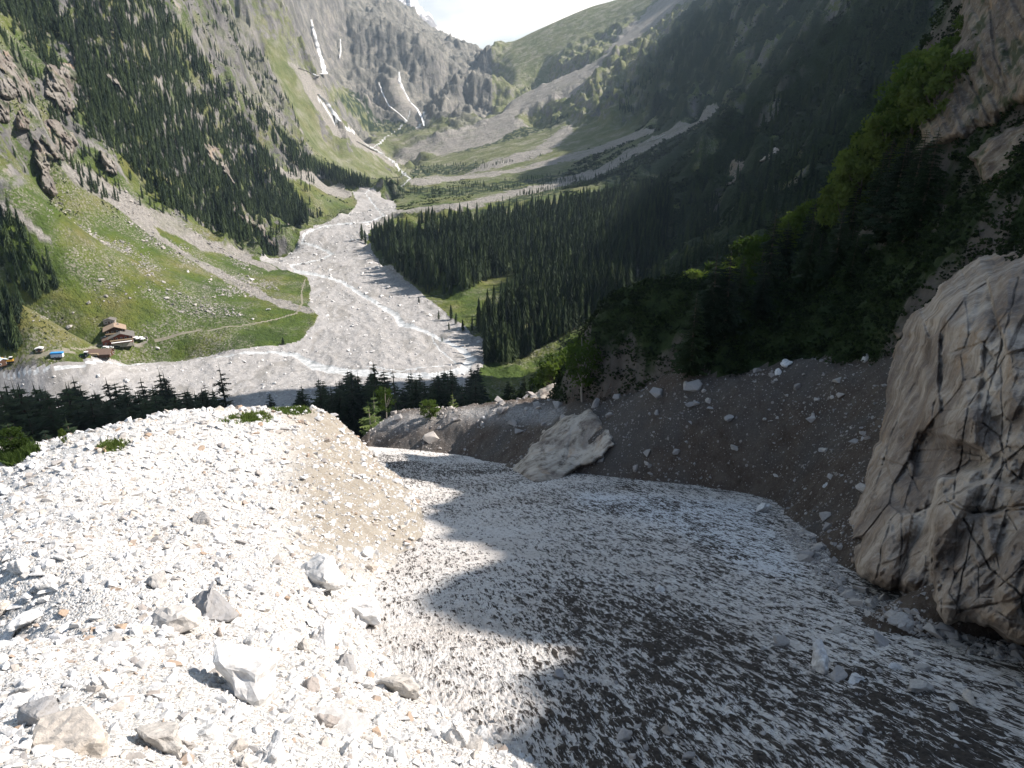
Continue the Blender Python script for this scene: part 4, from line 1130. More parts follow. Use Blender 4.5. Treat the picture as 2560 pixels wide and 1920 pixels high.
SNOWR = [(1760, 1447, 46, 'tall white rock standing on the snow, largest on the snowfield', 2.0, False), (1813, 1468, 40, 'rounded white rock just below the tall one on the snow', 0.9, False), (1850, 1470, 34, 'flat tan stone right of the rounded white rock on the snow', 0.5, False),
         (1900, 1392, 50, 'bluish grey flat slab near the cliff foot on the snow', 0.4, True), (1687, 1390, 28, 'small round grey rock upper left of the tall white rock', 1.0, True), (1812, 1362, 26, 'flat grey stone above the tall white rock on the snow', 0.6, True),
         (1211, 1462, 34, 'lone dark square rock on the snow by the light edge', 0.9, True), (1278, 1276, 1, '', 1, True), (1425, 1275, 22, 'small white stone in the middle of the snowfield', 0.8, False),
         (1352, 1595, 34, 'brown round rock near the lower edge of the snow', 0.9, True), (1273, 1598, 26, 'brownish rock left of the brown round one on the snow', 0.8, True), (1442, 1582, 24, 'dark grey rock right of the brown round one on the snow', 1.0, True),
         (1487, 1645, 26, 'upright grey stone at the bottom edge of the snow', 1.6, True), (1992, 1446, 26, 'round grey stone on the snow at the right', 0.8, True), (1990, 1490, 40, 'long thin tilted stone on the snow at the right', 0.5, True),
         (2100, 1515, 42, 'white stone on the snow near the right edge', 0.7, False), (2065, 1532, 26, 'flat grey stone left of the white stone near the right edge', 0.5, True), (1930, 1440, 26, 'small tilted pale stone between the tall rock and the right edge', 0.7, False)]
for (px, py, w_, lb, fl, gr) in SNOWR:
    if lb: boulder(px, py, w_ * 1.4, lb, None, grey=gr, flat_=min(fl, 1.0), tall=max(fl, 1.0), lean=0.12)
for k in range(34):
    for _ in range(30):
        px, py = random.uniform(1000, 2200), random.uniform(1080, 1650)
        h = hit(px, py)
        w_, i_, j_ = who_at(np.array([h[0]]), np.array([h[1]]))
        if w_[0] == 1: break
    boulder(px, py, random.uniform(7, 15) * (1 + (py - 1050) / 900), 'small dark stone melting into the dirty snow', 'small dark stones scattered on the snow', grey=True, flat_=random.uniform(0.5, 0.9), name='rock')
BANKR = [(2000, 1110 - 20, 0, ''), (1650, 1105, 40, 'pale angular block halfway down the brown bank'), (1505, 873, 26, 'tan block below the bushes near the top of the bank'), (1578, 905, 30, 'long grey stone in the upper bank'), (1585, 970, 22, 'grey rounded stone in the middle of the bank'),
         (1783, 1048, 24, 'pale stone right of the angular block'), (1676, 1030, 22, 'pale block pair stone, left one on the bank'), (1700, 790, 40, 'white block lying on the greenery above the bank'), (1682, 805, 26, 'smaller white block left of the one above the bank'), (1872, 775, 28, 'white stone by the cliff edge above the bank'),
         (1045, 905, 20, 'pale block in the gravel crest behind the snow'), (915, 1150 - 30, 0, ''), (1255, 1035, 0, ''), (1140, 1015, 36, 'brown rock at the snow edge left of the slab'), (808, 985, 30, 'pale boulder at the moraine corner where the snow ends'), (1950, 1345, 56, 'square brown block at the foot of the cliff')]
for (px, py, w_, lb) in BANKR:
    if lb: boulder(px, py, w_, lb, None, grey=False if 'white' in lb or 'pale' in lb else True, flat_=0.8)

# ------------------------------------------------------------------ trees
def conifer_crown(tiers, spikes, seed, slim=0.17, bare=0.08, ragged=0.35, droop=0.5):
    """a spruce crown of height 1: whorls of drooping, uneven boughs"""
    rg = np.random.default_rng(seed); co, fa = [], []
    for k in range(tiers):
        t = k / (tiers - 1)
        z = bare + (0.97 - bare) * t ** 0.92
        rad = slim * (1 - t) ** 0.8 * (0.62 + 0.38 * min(1, t * 6)) * rg.uniform(0.85, 1.12) + 0.008
        hgt = (0.97 - bare) / tiers * 2.1
        base = len(co); co.append((0, 0, min(z + hgt, 1.0)))
        n = spikes * 2; a0 = rg.uniform(0, 6.28)
        for i in range(n):
            a = a0 + (i + rg.uniform(-0.25, 0.25)) / n * 2 * math.pi
            q = rad * rg.uniform(1 - ragged, 1.1) if i % 2 == 0 else rad * rg.uniform(0.28, 0.5)
            dz = -droop * q * 0.8 if i % 2 == 0 else hgt * 0.25
            co.append((q * math.cos(a), q * math.sin(a), z + dz + rg.uniform(-0.006, 0.006)))
        for i in range(n): fa.append((base, base + 1 + i, base + 1 + (i + 1) % n))
    return np.array(co), np.array(fa)

def bough_crown(levels, per, seed, slim=0.19, bare=0.1, sparse=0.0, larch=False):
    """a nearer conifer: single boughs, each a fan of needle sprays"""
    rg = np.random.default_rng(seed); co, fa = [], []
    def tri(a, b, c):
        n = len(co); co.extend([a, b, c]); fa.append((n, n + 1, n + 2))
    for k in range(levels):
        t = (k + rg.uniform(-0.3, 0.3)) / levels
        z = bare + (1 - bare) * max(t, 0)
        ln = slim * (1 - t) ** 0.75 * (0.7 + 0.3 * min(1, t * 5)) + 0.006
        for i in range(per):
            if rg.uniform() < sparse: continue
            a = rg.uniform(0, 2 * math.pi); q = ln * rg.uniform(0.55, 1.12)
            d = np.array([math.cos(a), math.sin(a), 0]); s = np.array([-math.sin(a), math.cos(a), 0])
            dr = (-0.35 if not larch else 0.1) * rg.uniform(0.4, 1.3)
            st0 = np.array([0, 0, z]); tip = st0 + d * q + np.array([0, 0, dr * q + 0.12 * q])
            m = 4
            for j in range(m):
                f = (j + 0.6) / m
                c = st0 + (tip - st0) * f; wdt = q * 0.34 * (1.15 - f) * rg.uniform(0.7, 1.2) + 0.004
                hang = np.array([0, 0, -q * rg.uniform(0.1, 0.32)])
                fw = d * q * 0.22
                tri(c - fw * 0.6, c + s * wdt + fw + hang * 0.6, c + fw * 0.9)
                tri(c - fw * 0.6, c + fw * 0.9, c - s * wdt + fw + hang * 0.6)
                tri(c - fw * 0.5, c + hang + fw * 0.2 + s * wdt * 0.3, c + fw)
    co.append((0.004, 0, 0.93)); co.append((-0.004, 0.002, 0.93)); co.append((0, 0, 1.03)); n = len(co); fa.append((n - 3, n - 2, n - 1))
    return np.array(co), np.array(fa)

def tube(path, radii, sides=6):
    co, fa = [], []
    for k, (p, r_) in enumerate(zip(path, radii)):
        p = np.array(p, float)
        d = np.array(path[min(k + 1, len(path) - 1)], float) - np.array(path[max(k - 1, 0)], float); d /= np.linalg.norm(d) + 1e-9
        u = np.cross(d, [0.31, 0.95, 0.05]); u /= np.linalg.norm(u) + 1e-9; v = np.cross(d, u)
        for i in range(sides):
            a = 2 * math.pi * i / sides; co.append(p + r_ * (u * math.cos(a) + v * math.sin(a)))
    for k in range(len(path) - 1):
        for i in range(sides):
            a = k * sides + i; b = k * sides + (i + 1) % sides
            fa.append((a, b, b + sides)); fa.append((a, b + sides, a + sides))
    return np.array(co), np.array(fa)

def merge(parts):
    CO, FA, n = [], [], 0
    for co, fa in parts:
        CO.append(co); FA.append(fa + n); n += len(co)
    return np.concatenate(CO), np.concatenate(FA)

def mat_leaf(name, lo, mid, hi, trans=0.25, indiv=True, nscale=0.35):
    t = NT(name); p = t.pos()
    a = t.noise(p, nscale, 4, 0.7)
    if indiv: v = t.n('ShaderNodeObjectInfo').outputs['Random']
    else: v = t.attr('tint')
    f = t.math('ADD', t.math('MULTIPLY', a, 0.45), t.math('MULTIPLY', v, 0.55))
    c = t.ramp(f, [(0.25, lo), (0.5, mid), (0.78, hi)])
    t.b.inputs['Roughness'].default_value = 0.7
    t.done(c)
    tr = t.n('ShaderNodeBsdfTranslucent'); t.l(t.mix(1.0, c, (1.0, 1.08, 0.6), 'MULTIPLY'), tr.inputs['Color'])
    mx = t.n('ShaderNodeMixShader'); mx.inputs[0].default_value = trans
    t.l(t.b.outputs[0], mx.inputs[1]); t.l(tr.outputs[0], mx.inputs[2]); t.l(mx.outputs[0], t.out.inputs[0])
    return t.m
m_spruce = mat_leaf('spruce_needles', (0.010, 0.020, 0.009), (0.019, 0.035, 0.013), (0.038, 0.058, 0.019), 0.1)
m_sprucef = mat_leaf('spruce_wood', (0.012, 0.024, 0.011), (0.022, 0.040, 0.015), (0.045, 0.068, 0.022), 0.08, False, 0.05)
m_larch = mat_leaf('larch_needles', (0.035, 0.06, 0.018), (0.07, 0.11, 0.03), (0.13, 0.17, 0.05), 0.3)
m_leaf = mat_leaf('alder_leaves', (0.025, 0.045, 0.010), (0.065, 0.11, 0.02), (0.135, 0.175, 0.045), 0.55)
m_bush = mat_leaf('bush_leaves', (0.008, 0.016, 0.006), (0.018, 0.033, 0.010), (0.038, 0.062, 0.017), 0.22, False, 0.5)
def mat_bark(name, a, b):
    t = NT(name)
    return t.done(t.ramp(t.noise(t.pos((1, 1, 0.2)), 6, 5, 0.7), [(0.3, a), (0.7, b)]))
m_bark = mat_bark('bark', (0.05, 0.04, 0.03), (0.14, 0.11, 0.085))
m_birch = mat_bark('pale_bark', (0.16, 0.14, 0.12), (0.5, 0.46, 0.40))

def tree_sites(n, a0, a1, r0, r1, polys, dens, clump=22, excl=None, sl=10):
    """ground points whose feet lie inside the outlines, evenly spread over the ground"""
    a = R(1) * rng.uniform(a0, a1, n); r = np.sqrt(rng.uniform(r0 * r0, r1 * r1, n))
    x, y = r * np.sin(a), r * np.cos(a); z = ground(x, y)
    px, py = proj(x, y, z)
    m = np.zeros(n, bool)
    for p in polys: m |= inpoly(px, py, p)
    m &= (fbm(x / clump, y / clump, 3, 7) + rng.uniform(-0.35, 0.35, n)) > dens
    m &= seen(x, y, z + 6, sl)
    if excl is not None:
        for p in excl: m &= ~inpoly(px, py, p)
    return x[m], y[m], z[m], px[m], py[m]

SPM = [merge([conifer_crown(11, 7, 500 + k, 0.15 + 0.012 * (k % 3)), tube([(0, 0, -0.1), (0, 0, 0.3)], [0.012, 0.009], 4)]) for k in range(6)]
SPL = [merge([conifer_crown(6, 5, 600 + k, 0.16), tube([(0, 0, -0.15), (0, 0, 0.3)], [0.014, 0.009], 3)]) for k in range(6)]
MEADOW2 = [[(925, 633), (980, 640), (1060, 606), (1125, 588), (1112, 642), (1060, 697), (1000, 714), (972, 690)], GRAVEL]
W = []   # x, y, z, height of every spruce of the woods
def wood(*a, h=(15, 26), **k):
    x, y, z, px, py = tree_sites(*a, **k)
    hh = rng.uniform(h[0], h[1], len(x)) * (1 - 0.35 * (rng.uniform(0, 1, len(x)) < 0.25))
    W.append(np.stack([x, y, z, hh], 1))
wood(230000, -37, -4, 440, 1500, FOREST[:4], -0.34, 38, h=(10, 21))
wood(30000, -37, 0, 500, 1500, [[(-60, -60), (480, -60), (640, 250), (700, 470), (560, 540), (300, 450), (0, 380), (-60, 200)]], 0.2, 40, h=(7, 15))
wood(30000, -13, 14, 430, 1100, [FOREST[4]], -0.5, 30, excl=MEADOW2, h=(11, 29))
wood(9000, 8, 20, 900, 2600, [FOREST[6]], 0.0, 60, h=(10, 16), sl=14)
wood(14000, -12, 14, 900, 1700, SHRUBS[:2], 0.15, 40, h=(4, 9))
wood(9000, -14, 4, 1200, 2300, SHRUBS[2:4] + [FOREST[5]], -0.05, 40, h=(5, 10))
wood(3000, 8, 36, 330, 900, [[(1280, 660), (1440, 560), (1500, 380), (1700, 150), (2000, -50), (2212, -50), (2212, 300), (1700, 500), (1400, 800), (1200, 800)]], 0.0, 40, h=(10, 20))
wood(2500, -38, -25, 250, 480, [[(0, 600), (130, 620), (60, 650), (40, 765), (0, 765)]], -0.8, 30, h=(16, 24))
wood(20000, -37, -18, 500, 1200, [[(-60, -60), (160, -60), (160, 200), (330, 300), (420, 450), (330, 430), (250, 330), (100, 260), (0, 100)]], 0.0, 40, h=(9, 17))
W = np.concatenate(W)
# drop trees that crowd each other
order = rng.permutation(len(W)); W = W[order]
cell = {}
keepw = np.zeros(len(W), bool)
for i, (x, y, z, h) in enumerate(W):
    g = 3.9 if h > 12 else 3.0
    k = (int(x / g), int(y / g))
    if k in cell: continue
    cell[k] = 1; keepw[i] = True
W = W[keepw]
ru = np.hypot(W[:, 0], W[:, 1])
W = W[np.argsort(ru)]; ru = np.sort(ru)
# the nearest stand as trees of their own
wpx, wpy = proj(W[:, 0], W[:, 1], W[:, 2])
cand = np.nonzero((ru < 700) & (wpx > 0) & (wpx < 2212))[0]
cand = cand[np.argsort(-(W[cand, 3] / ru[cand]))][:70]
single = W[cand]
mask = np.ones(len(W), bool); mask[cand] = False
W = W[mask]; ru = ru[mask]
print('woods', len(W), 'single', len(single))
def rot_z(n): return rand_rot(n, rng, 0.02)
def wood_object(name, m, variants):
    hh = W[m, 3]; n = len(hh)
    sz = np.stack([hh * rng.uniform(0.85, 1.25, n)] * 2 + [hh], 1)
    scatter(name, W[m, 0], W[m, 1], W[m, 2] - 0.4, sz, m_sprucef, variants, rng.uniform(0, 1, n), rot_z(n))
wood_object('spruce_forest', (ru < 1000), SPM)
wood_object('distant_spruce_forest', (ru >= 1000), SPL)

def make_tree(name, crown, cmat, trunk, tmat):
    cme = raw_mesh(name + '_crown', crown[0], crown[1], cmat); tme = raw_mesh(name + '_trunk', trunk[0], trunk[1], tmat)
    return cme, tme
def spruce_trunk(): return tube([(0, 0, -0.06), (0.002, 0, 0.3), (0, 0.002, 0.7), (0, 0, 0.97)], [0.015, 0.011, 0.006, 0.002], 6)
SPR_FAR = [make_tree('spruce', conifer_crown(13, 8, 700 + k, 0.15 + 0.015 * (k % 3)), m_spruce, spruce_trunk(), m_bark) for k in range(5)]
SPR = [make_tree('spruce', bough_crown(34, 9, 720 + k, 0.17 + 0.02 * (k % 3), 0.06, 0.1), m_spruce, spruce_trunk(), m_bark) for k in range(5)]
SPR_THIN = [make_tree('spruce', bough_crown(26, 7, 740 + k, 0.15, 0.12, 0.45), m_spruce, spruce_trunk(), m_bark) for k in range(3)]
LAR = [make_tree('larch', bough_crown(26, 8, 760 + k, 0.2, 0.2, 0.35, True), m_larch, spruce_trunk(), m_birch) for k in range(3)]

def plant(kind, name, x, y, h, label, cat, group=None, lean=0.0, wide=1.0, var=None, z=None):
    cme, tme = kind[random.randrange(len(kind)) if var is None else var]
    root = bpy.data.objects.new(name, None); COL.objects.link(root)
    root.empty_display_size = 0.5
    root.location = (x, y, (float(ground(x, y)[0]) if z is None else z) - 0.02 * h)
    root.scale = (h * wide, h * wide, h); root.rotation_euler = (random.gauss(0, 0.02) + lean, random.gauss(0, 0.02), random.uniform(0, 6.28))
    tag(root, label, cat, group)
    link('crown', cme, root); link('trunk', tme, root)
    return root
for x, y, z, h in single:
    plant(SPR_FAR, 'spruce', x, y, h, 'dark spruce at the edge of the forest beside the river gravel', 'spruce', 'spruces in front of the valley forest', wide=random.uniform(0.9, 1.2))

def by_pixel(px, py, r):
    x, y, z = at(px, py, r); return float(x), float(y)
def near_tree(kind, name, px, ptop, r, *a, **k):
    """a tree standing at distance r whose tip is seen at px, ptop"""
    x, y, zt = at(px, ptop, r); x, y = float(x), float(y)
    h = float(zt) - float(ground(x, y)[0])
    return plant(kind, name, x, y, max(h, 2.5), *a, **k)
# shaded stand below the moraine, lower left
near_tree(SPR_THIN, 'larch', 475, 782, 205, 'tallest lone conifer at the right end of the dark stand below the moraine', 'conifer', None, wide=1.35, var=0)
near_tree(SPR, 'spruce', 445, 823, 200, 'narrow dark spruce just left of the tallest lone conifer', 'spruce', None, wide=0.8, var=1)
GL = 'dark spruce in the shaded stand behind the moraine crest'
for px, pt, r in [(8, 818, 190), (38, 842, 180), (68, 850, 200), (100, 838, 195), (112, 850, 185), (134, 850, 205), (165, 812, 190), (178, 830, 200), (200, 850, 205), (232, 815, 200), (252, 812, 210), (268, 820, 190), (300, 815, 205), (322, 830, 200), (338, 798, 195), (352, 800, 205), (372, 835, 195), (392, 860, 190),
                  (408, 838, 200), (425, 850, 205), (20, 880, 170), (60, 890, 165), (90, 880, 170), (140, 880, 168), (190, 880, 172), (220, 890, 165), (280, 870, 175), (310, 880, 168), (360, 870, 178), (400, 890, 180), (430, 880, 190), (460, 870, 195), (150, 900, 155), (50, 920, 150), (100, 915, 150), (250, 900, 160), (-20, 850, 180), (340, 890, 170), (5, 900, 150)]:
    near_tree(SPR, 'spruce', px + random.uniform(-3, 3), pt, r, GL, 'spruce', 'spruces in the shaded stand behind the moraine', wide=random.uniform(1.2, 1.6))
for k in range(56):
    px = random.uniform(-30, 470); pt = 822 + random.uniform(0, 50)
    near_tree(SPR, 'spruce', px, pt, random.uniform(165, 215), GL, 'spruce', 'spruces in the shaded stand behind the moraine', wide=random.uniform(1.7, 2.3))
# row of spruces below the river bend
GM = 'small dark spruce in the row along the near river bank'
for px, pt, r in [(816, 772, 212), (850, 790, 205)]:
    near_tree(SPR if px < 830 else SPR_THIN, 'spruce', px, pt, r, 'tall pointed spruce rising above the row by the river' if px < 830 else 'thin topped conifer right of the tall pointed spruce by the river', 'spruce', None, wide=1.25)
for _ in range(72):
    px = random.uniform(690, 1030); t = (px - 690) / 340
    pt = 806 + 14 * math.sin(px * 0.09) + random.uniform(-8, 26) + (8 if px < 760 else 0)
    near_tree(SPR, 'spruce', px, pt, random.uniform(215, 265), GM, 'spruce', 'small spruces along the near river bank', wide=random.uniform(1.2, 1.7))
for px, pt, r in [(578, 848, 300), (640, 838, 250), (650, 828, 252)]:
    near_tree(SPR, 'spruce', px, pt, r, {578: 'tiny lone spruce on the shaded gravel', 640: 'left of two small spruces standing together on the shaded gravel', 650: 'right of two small spruces standing together on the shaded gravel'}[px], 'spruce', None, wide=1.4)
for px, py_, h in [(948, 690, 7), (970, 712, 6), (905, 655, 6), (1000, 715, 9), (955, 738, 4), (975, 690, 12), (985, 700, 9), (782, 520, 20), (790, 528, 17), (836, 395, 12), (860, 400, 12)]:
    hh_ = hit(px, py_)
    plant(SPR_FAR, 'spruce', hh_[0], hh_[1], h, 'small lone spruce on open gravel at the forest edge', 'spruce', 'scattered small spruces on the gravel', wide=1.5)
hh_ = hit(612, 744)
plant(SPR_FAR, 'spruce', hh_[0], hh_[1], 5.5, 'lone small tree on the meadow edge by the river bend', 'spruce', None, wide=2.2)
# lit trees at the head of the bank
near_tree(LAR, 'larch', 793, 845, 128, 'sunlit yellow green larch at the left end of the near trees', 'larch', None, wide=1.1, var=0)
near_tree(LAR, 'larch', 805, 862, 124, 'smaller larch hugging the sunlit one at the left end', 'larch', None, wide=1.2, var=1)
near_tree(LAR, 'larch', 912, 862, 122, 'slender pale larch between birch and spruces above the gravel crest', 'larch', None, wide=0.9, var=2)
near_tree(LAR, 'larch', 985, 842, 122, 'sunlit larch with a bare lower trunk above the gravel crest', 'larch', None, wide=0.9, var=1)
near_tree(SPR, 'spruce', 1100, 812, 124, 'left of the pair of dense green spruces behind the gravel crest', 'spruce', None, wide=1.25, var=2)
near_tree(SPR, 'spruce', 1132, 805, 124, 'right of the pair of dense green spruces behind the gravel crest', 'spruce', None, wide=1.3, var=3)
for px, pt, r in [(880, 870, 150), (945, 880, 150), (965, 870, 145), (1015, 790, 330), (1030, 782, 340), (1008, 812, 300), (850, 880, 155), (828, 885, 150), (1050, 870, 135), (870, 895, 140), (925, 900, 135), (1075, 860, 140), (1160, 850, 130), (1180, 855, 125), (1020, 880, 132)]:
    near_tree(SPR, 'spruce', px, pt, r, 'young spruce among the trees behind the gravel crest', 'spruce', 'young spruces behind the gravel crest', wide=random.uniform(1.2, 1.5))

# broadleaved trees and bushes
def leafy(seed, n_cl, per, ry=0.36, rz=0.42, cz=0.6, leaf=0.03, gap=0.0):
    rg = np.random.default_rng(seed); P = []
    for c in range(n_cl):
        v = rg.normal(size=3); v /= np.linalg.norm(v); q = rg.uniform(0.45, 1.0) ** 0.5
        c0 = np.array([v[0] * ry * q, v[1] * ry * q, cz + v[2] * rz * q]); cr = rg.uniform(0.07, 0.14)
        w = rg.normal(size=(per, 3)); w /= np.linalg.norm(w, axis=1)[:, None]
        P.append(c0 + w * cr * rg.uniform(0.3, 1, (per, 1)) * [1.2, 1.2, 0.8])
    P = np.concatenate(P); n = len(P)
    a = rg.normal(size=(n, 3)); a /= np.linalg.norm(a, axis=1)[:, None]; b = np.cross(a, rg.normal(size=(n, 3))); b /= np.linalg.norm(b, axis=1)[:, None]
    s = leaf * rg.uniform(0.6, 1.3, (n, 1))
    co = np.stack([P - a * s, P + b * s * 0.55, P + a * s, P - b * s * 0.55], 1).reshape(-1, 3)
    q4 = np.arange(n * 4).reshape(n, 4)
    return co, np.concatenate([q4[:, [0, 1, 2]], q4[:, [0, 2, 3]]])
def limbs(seed, top=0.85, spread_=0.25):
    rg = np.random.default_rng(seed); P = [tube([(0, 0, -0.08), (0.02, 0, 0.25), (0.0, 0.03, 0.55), (0.02, 0.02, top)], [0.020, 0.016, 0.010, 0.004], 6)]
    for k in range(7):
        a = rg.uniform(0, 6.28); z = rg.uniform(0.25, 0.65); l = rg.uniform(0.5, 1) * spread_
        P.append(tube([(0.01, 0.01, z), (l * 0.5 * math.cos(a), l * 0.5 * math.sin(a), z + 0.1), (l * math.cos(a), l * math.sin(a), z + 0.24)], [0.008, 0.006, 0.002], 5))
    return merge(P)
ALD = [make_tree('alder', leafy(800 + k, 42, 70, 0.34, 0.40, 0.56, 0.030), m_leaf, limbs(810 + k), m_bark) for k in range(4)]
BIR = [make_tree('birch', leafy(830 + k, 30, 50, 0.24, 0.36, 0.62, 0.026), m_leaf, limbs(840 + k, 0.95, 0.2), m_birch) for k in range(2)]
cx_ = [1180, 1260, 1350, 1430, 1506, 1600, 1712, 1800, 1866, 1920, 1975, 2060, 2130]
ct_ = [775, 725, 672, 615, 560, 520, 440, 375, 285, 208, 130, 60, 0]
for k in range(54):
    px = 1180 + (k + random.uniform(-0.4, 0.4)) * 17.2
    tp = float(np.interp(px, cx_, ct_)) + random.choice([0, 8, 20, 40, 70]) + random.uniform(-6, 10)
    r_ = float(np.interp(px, [1180, 1330, 1450, 1600, 1750, 1900, 2080], [118, 126, 138, 121, 105, 90, 84])) * random.uniform(0.86, 1.0)
    if 1975 < px < 2000: continue
    near_tree(ALD, 'alder', px, tp, r_, 'leafy light green alder on the crest of the near right slope', 'broadleaf tree', 'leafy trees along the crest of the right slope', wide=random.uniform(0.8, 1.1))
hb = hit(1258, 868)
plant(BIR, 'birch', hb[0], hb[1], 8.2, 'birch with a thin white trunk at the top of the brown bank', 'birch', None, wide=0.9)
for px, py_, h, lb in [(835, 905, 5.5, 'birch with a leaning white trunk behind the gravel crest'), (1195, 822, 4.5, 'pale bush left of the square grey boulder'), (930, 905, 3, 'low bush on the gravel crest at its middle'), (780, 915, 3.2, 'dark green bush hanging at the corner between moraine and bank')]:
    hh_ = hit(px, py_)
    plant(BIR if 'birch' in lb else ALD, 'birch' if 'birch' in lb else 'bush', hh_[0], hh_[1], h, lb, 'birch' if 'birch' in lb else 'bush', None, wide=1.3 if 'birch' not in lb else 0.9)

for k in range(26):
    px = random.uniform(1480, 2010); py_ = np.interp(px, [1480, 2010], [740, 420]) + random.uniform(-40, 90)
    hh_ = hit(px, py_)
    if hh_ is None or math.hypot(hh_[0], hh_[1]) > 150: continue
    plant(SPR, 'spruce', hh_[0], hh_[1], random.uniform(4, 9), 'dark spruce in deep shade on the near right slope', 'spruce', 'dark spruces on the near right slope', wide=random.uniform(1.1, 1.5))
# undergrowth: countless leafy tufts that cover the near right slope
tuft = []
for k in range(5):
    co, fa = leafy(900 + k, 11, 10, 0.62, 0.30, 0.25, 0.10); tuft.append((co, fa))
x, y, r, i, j = spread(34000, -6, 40, 44, 190, [3])
m = (fbm(x / 8, y / 8, 3, 4) > -0.85) & seen(x, y, ground(x, y) + 1.0, 10)
x, y, r = x[m], y[m], r[m]
s = rng.uniform(0.5, 1.3, len(x)) * (0.45 + r / 130)
scatter('undergrowth', x, y, ground(x, y) - 0.1, s, m_bush, tuft, rng.uniform(0, 1, len(x)), rand_rot(len(x), rng, 0.2))
# scrub over the shaded far slope on the right
a = R(1) * rng.uniform(4, 37, 60000); r = np.exp(rng.uniform(math.log(320), math.log(1500), 60000))
x, y = r * np.sin(a), r * np.cos(a); w_, i, j = who_at(x, y); z = ground(x, y); px, py = proj(x, y, z)
m = (w_ == 4) & (px + 0.9 * py > 1560) & (cover.reshape(NA, NR, 4)[i, j, 1] < 0.5) & (fbm(x / 40, y / 40, 4, 9) > -0.1) & seen(x, y, z + 2, 4)
x, y, z, r = x[m][:16000], y[m][:16000], z[m][:16000], r[m][:16000]
scatter('mountain_scrub', x, y, z - 0.3, rng.uniform(1.2, 3.4, len(x)) * np.clip(r / 700, 0.6, 1.5), m_bush, [leafy(950 + k, 4, 6, 0.6, 0.35, 0.3, 0.32) for k in range(4)], rng.uniform(0, 1, len(x)), rand_rot(len(x), rng, 0.2))
# dwarf bushes on the lit slopes at the left
a = R(1) * rng.uniform(-37, -3, 40000); r = np.exp(rng.uniform(math.log(440), math.log(1400), 40000))
x, y = r * np.sin(a), r * np.cos(a); w_, i, j = who_at(x, y); z = ground(x, y); px, py = proj(x, y, z)
m = (w_ == 4) & (py < 470) & (cover.reshape(NA, NR, 4)[i, j, 1] < 0.5) & (fbm(x / 35, y / 35, 4, 19) > 0.15)
m |= (w_ == 4) & inpoly(px, py, [(0, 560), (120, 640), (300, 700), (280, 740), (60, 740), (0, 700)]) & (fbm(x / 20, y / 20, 3, 19) > 0.25)
x, y, z, r = x[m], y[m], z[m], r[m]
scatter('dwarf_bushes', x, y, z - 0.3, rng.uniform(0.7, 2.2, len(x)) * np.clip(r / 700, 0.6, 1.5), m_bush, [leafy(970 + k, 4, 6, 0.6, 0.35, 0.3, 0.32) for k in range(4)], rng.uniform(0.4, 1, len(x)), rand_rot(len(x), rng, 0.2))

# grass tufts on the moraine crest
m_grass = mat_leaf('grass_blades', (0.05, 0.085, 0.02), (0.09, 0.135, 0.03), (0.16, 0.19, 0.055), 0.3)
def grass_patch(poly, n, label, hgt=0.3):
    q = np.array(poly, float); P = []
    while len(P) < n:
        px, py = random.uniform(q[:, 0].min(), q[:, 0].max()), random.uniform(q[:, 1].min(), q[:, 1].max())
        if not inpoly(np.array([px]), np.array([py]), poly)[0]: continue
        h = hit(px, py)
        if h is None or math.hypot(h[0], h[1]) > 90: continue
        P.append(h)
    P = np.repeat(np.array(P), 9, 0); P[:, :2] += rng.normal(0, 0.22, (len(P), 2)); P[:, 2] = ground(P[:, 0], P[:, 1])
    m_ = len(P); a = rng.uniform(0, 6.28, m_); l = hgt * rng.uniform(0.4, 1.2, m_)
    s = np.stack([np.cos(a), np.sin(a), a * 0], 1) * 0.05; t = np.stack([rng.normal(0, 0.35, m_), rng.normal(0, 0.35, m_), np.ones(m_)], 1) * l[:, None]
    co = np.stack([P - s, P + s, P + t], 1).reshape(-1, 3); c0 = co.mean(0)
    o = link('grass', raw_mesh('grass', co - c0, np.arange(m_ * 3).reshape(-1, 3), m_grass)); o.location = c0
    tag(o, kind='stuff')
grass_patch([(485, 912), (520, 898), (575, 892), (582, 902), (540, 912)], 220, '')
grass_patch([(580, 884), (620, 884), (662, 876), (665, 890), (620, 895)], 240, '')
grass_patch([(222, 962), (258, 956), (262, 966), (230, 972)], 90, '')
grass_patch([(0, 1000), (10, 985), (60, 970), (75, 978), (30, 1005)], 260, '', 0.6)
for px, pt, h, lb in [(40, 985, 1.9, 'leafy green bush at the far left end of the moraine crest'), (250, 915, 1.6, 'small sapling sticking up over the moraine crest'), (140, 962, 1.1, 'tiny dry shrub on the moraine crest')]:
    hh_ = hit(px, pt)
    if hh_: plant(ALD, 'bush' if 'sapling' not in lb else 'sapling', hh_[0], hh_[1], h, lb, 'bush' if 'sapling' not in lb else 'sapling', None, wide=1.1 if px == 40 else 0.5)

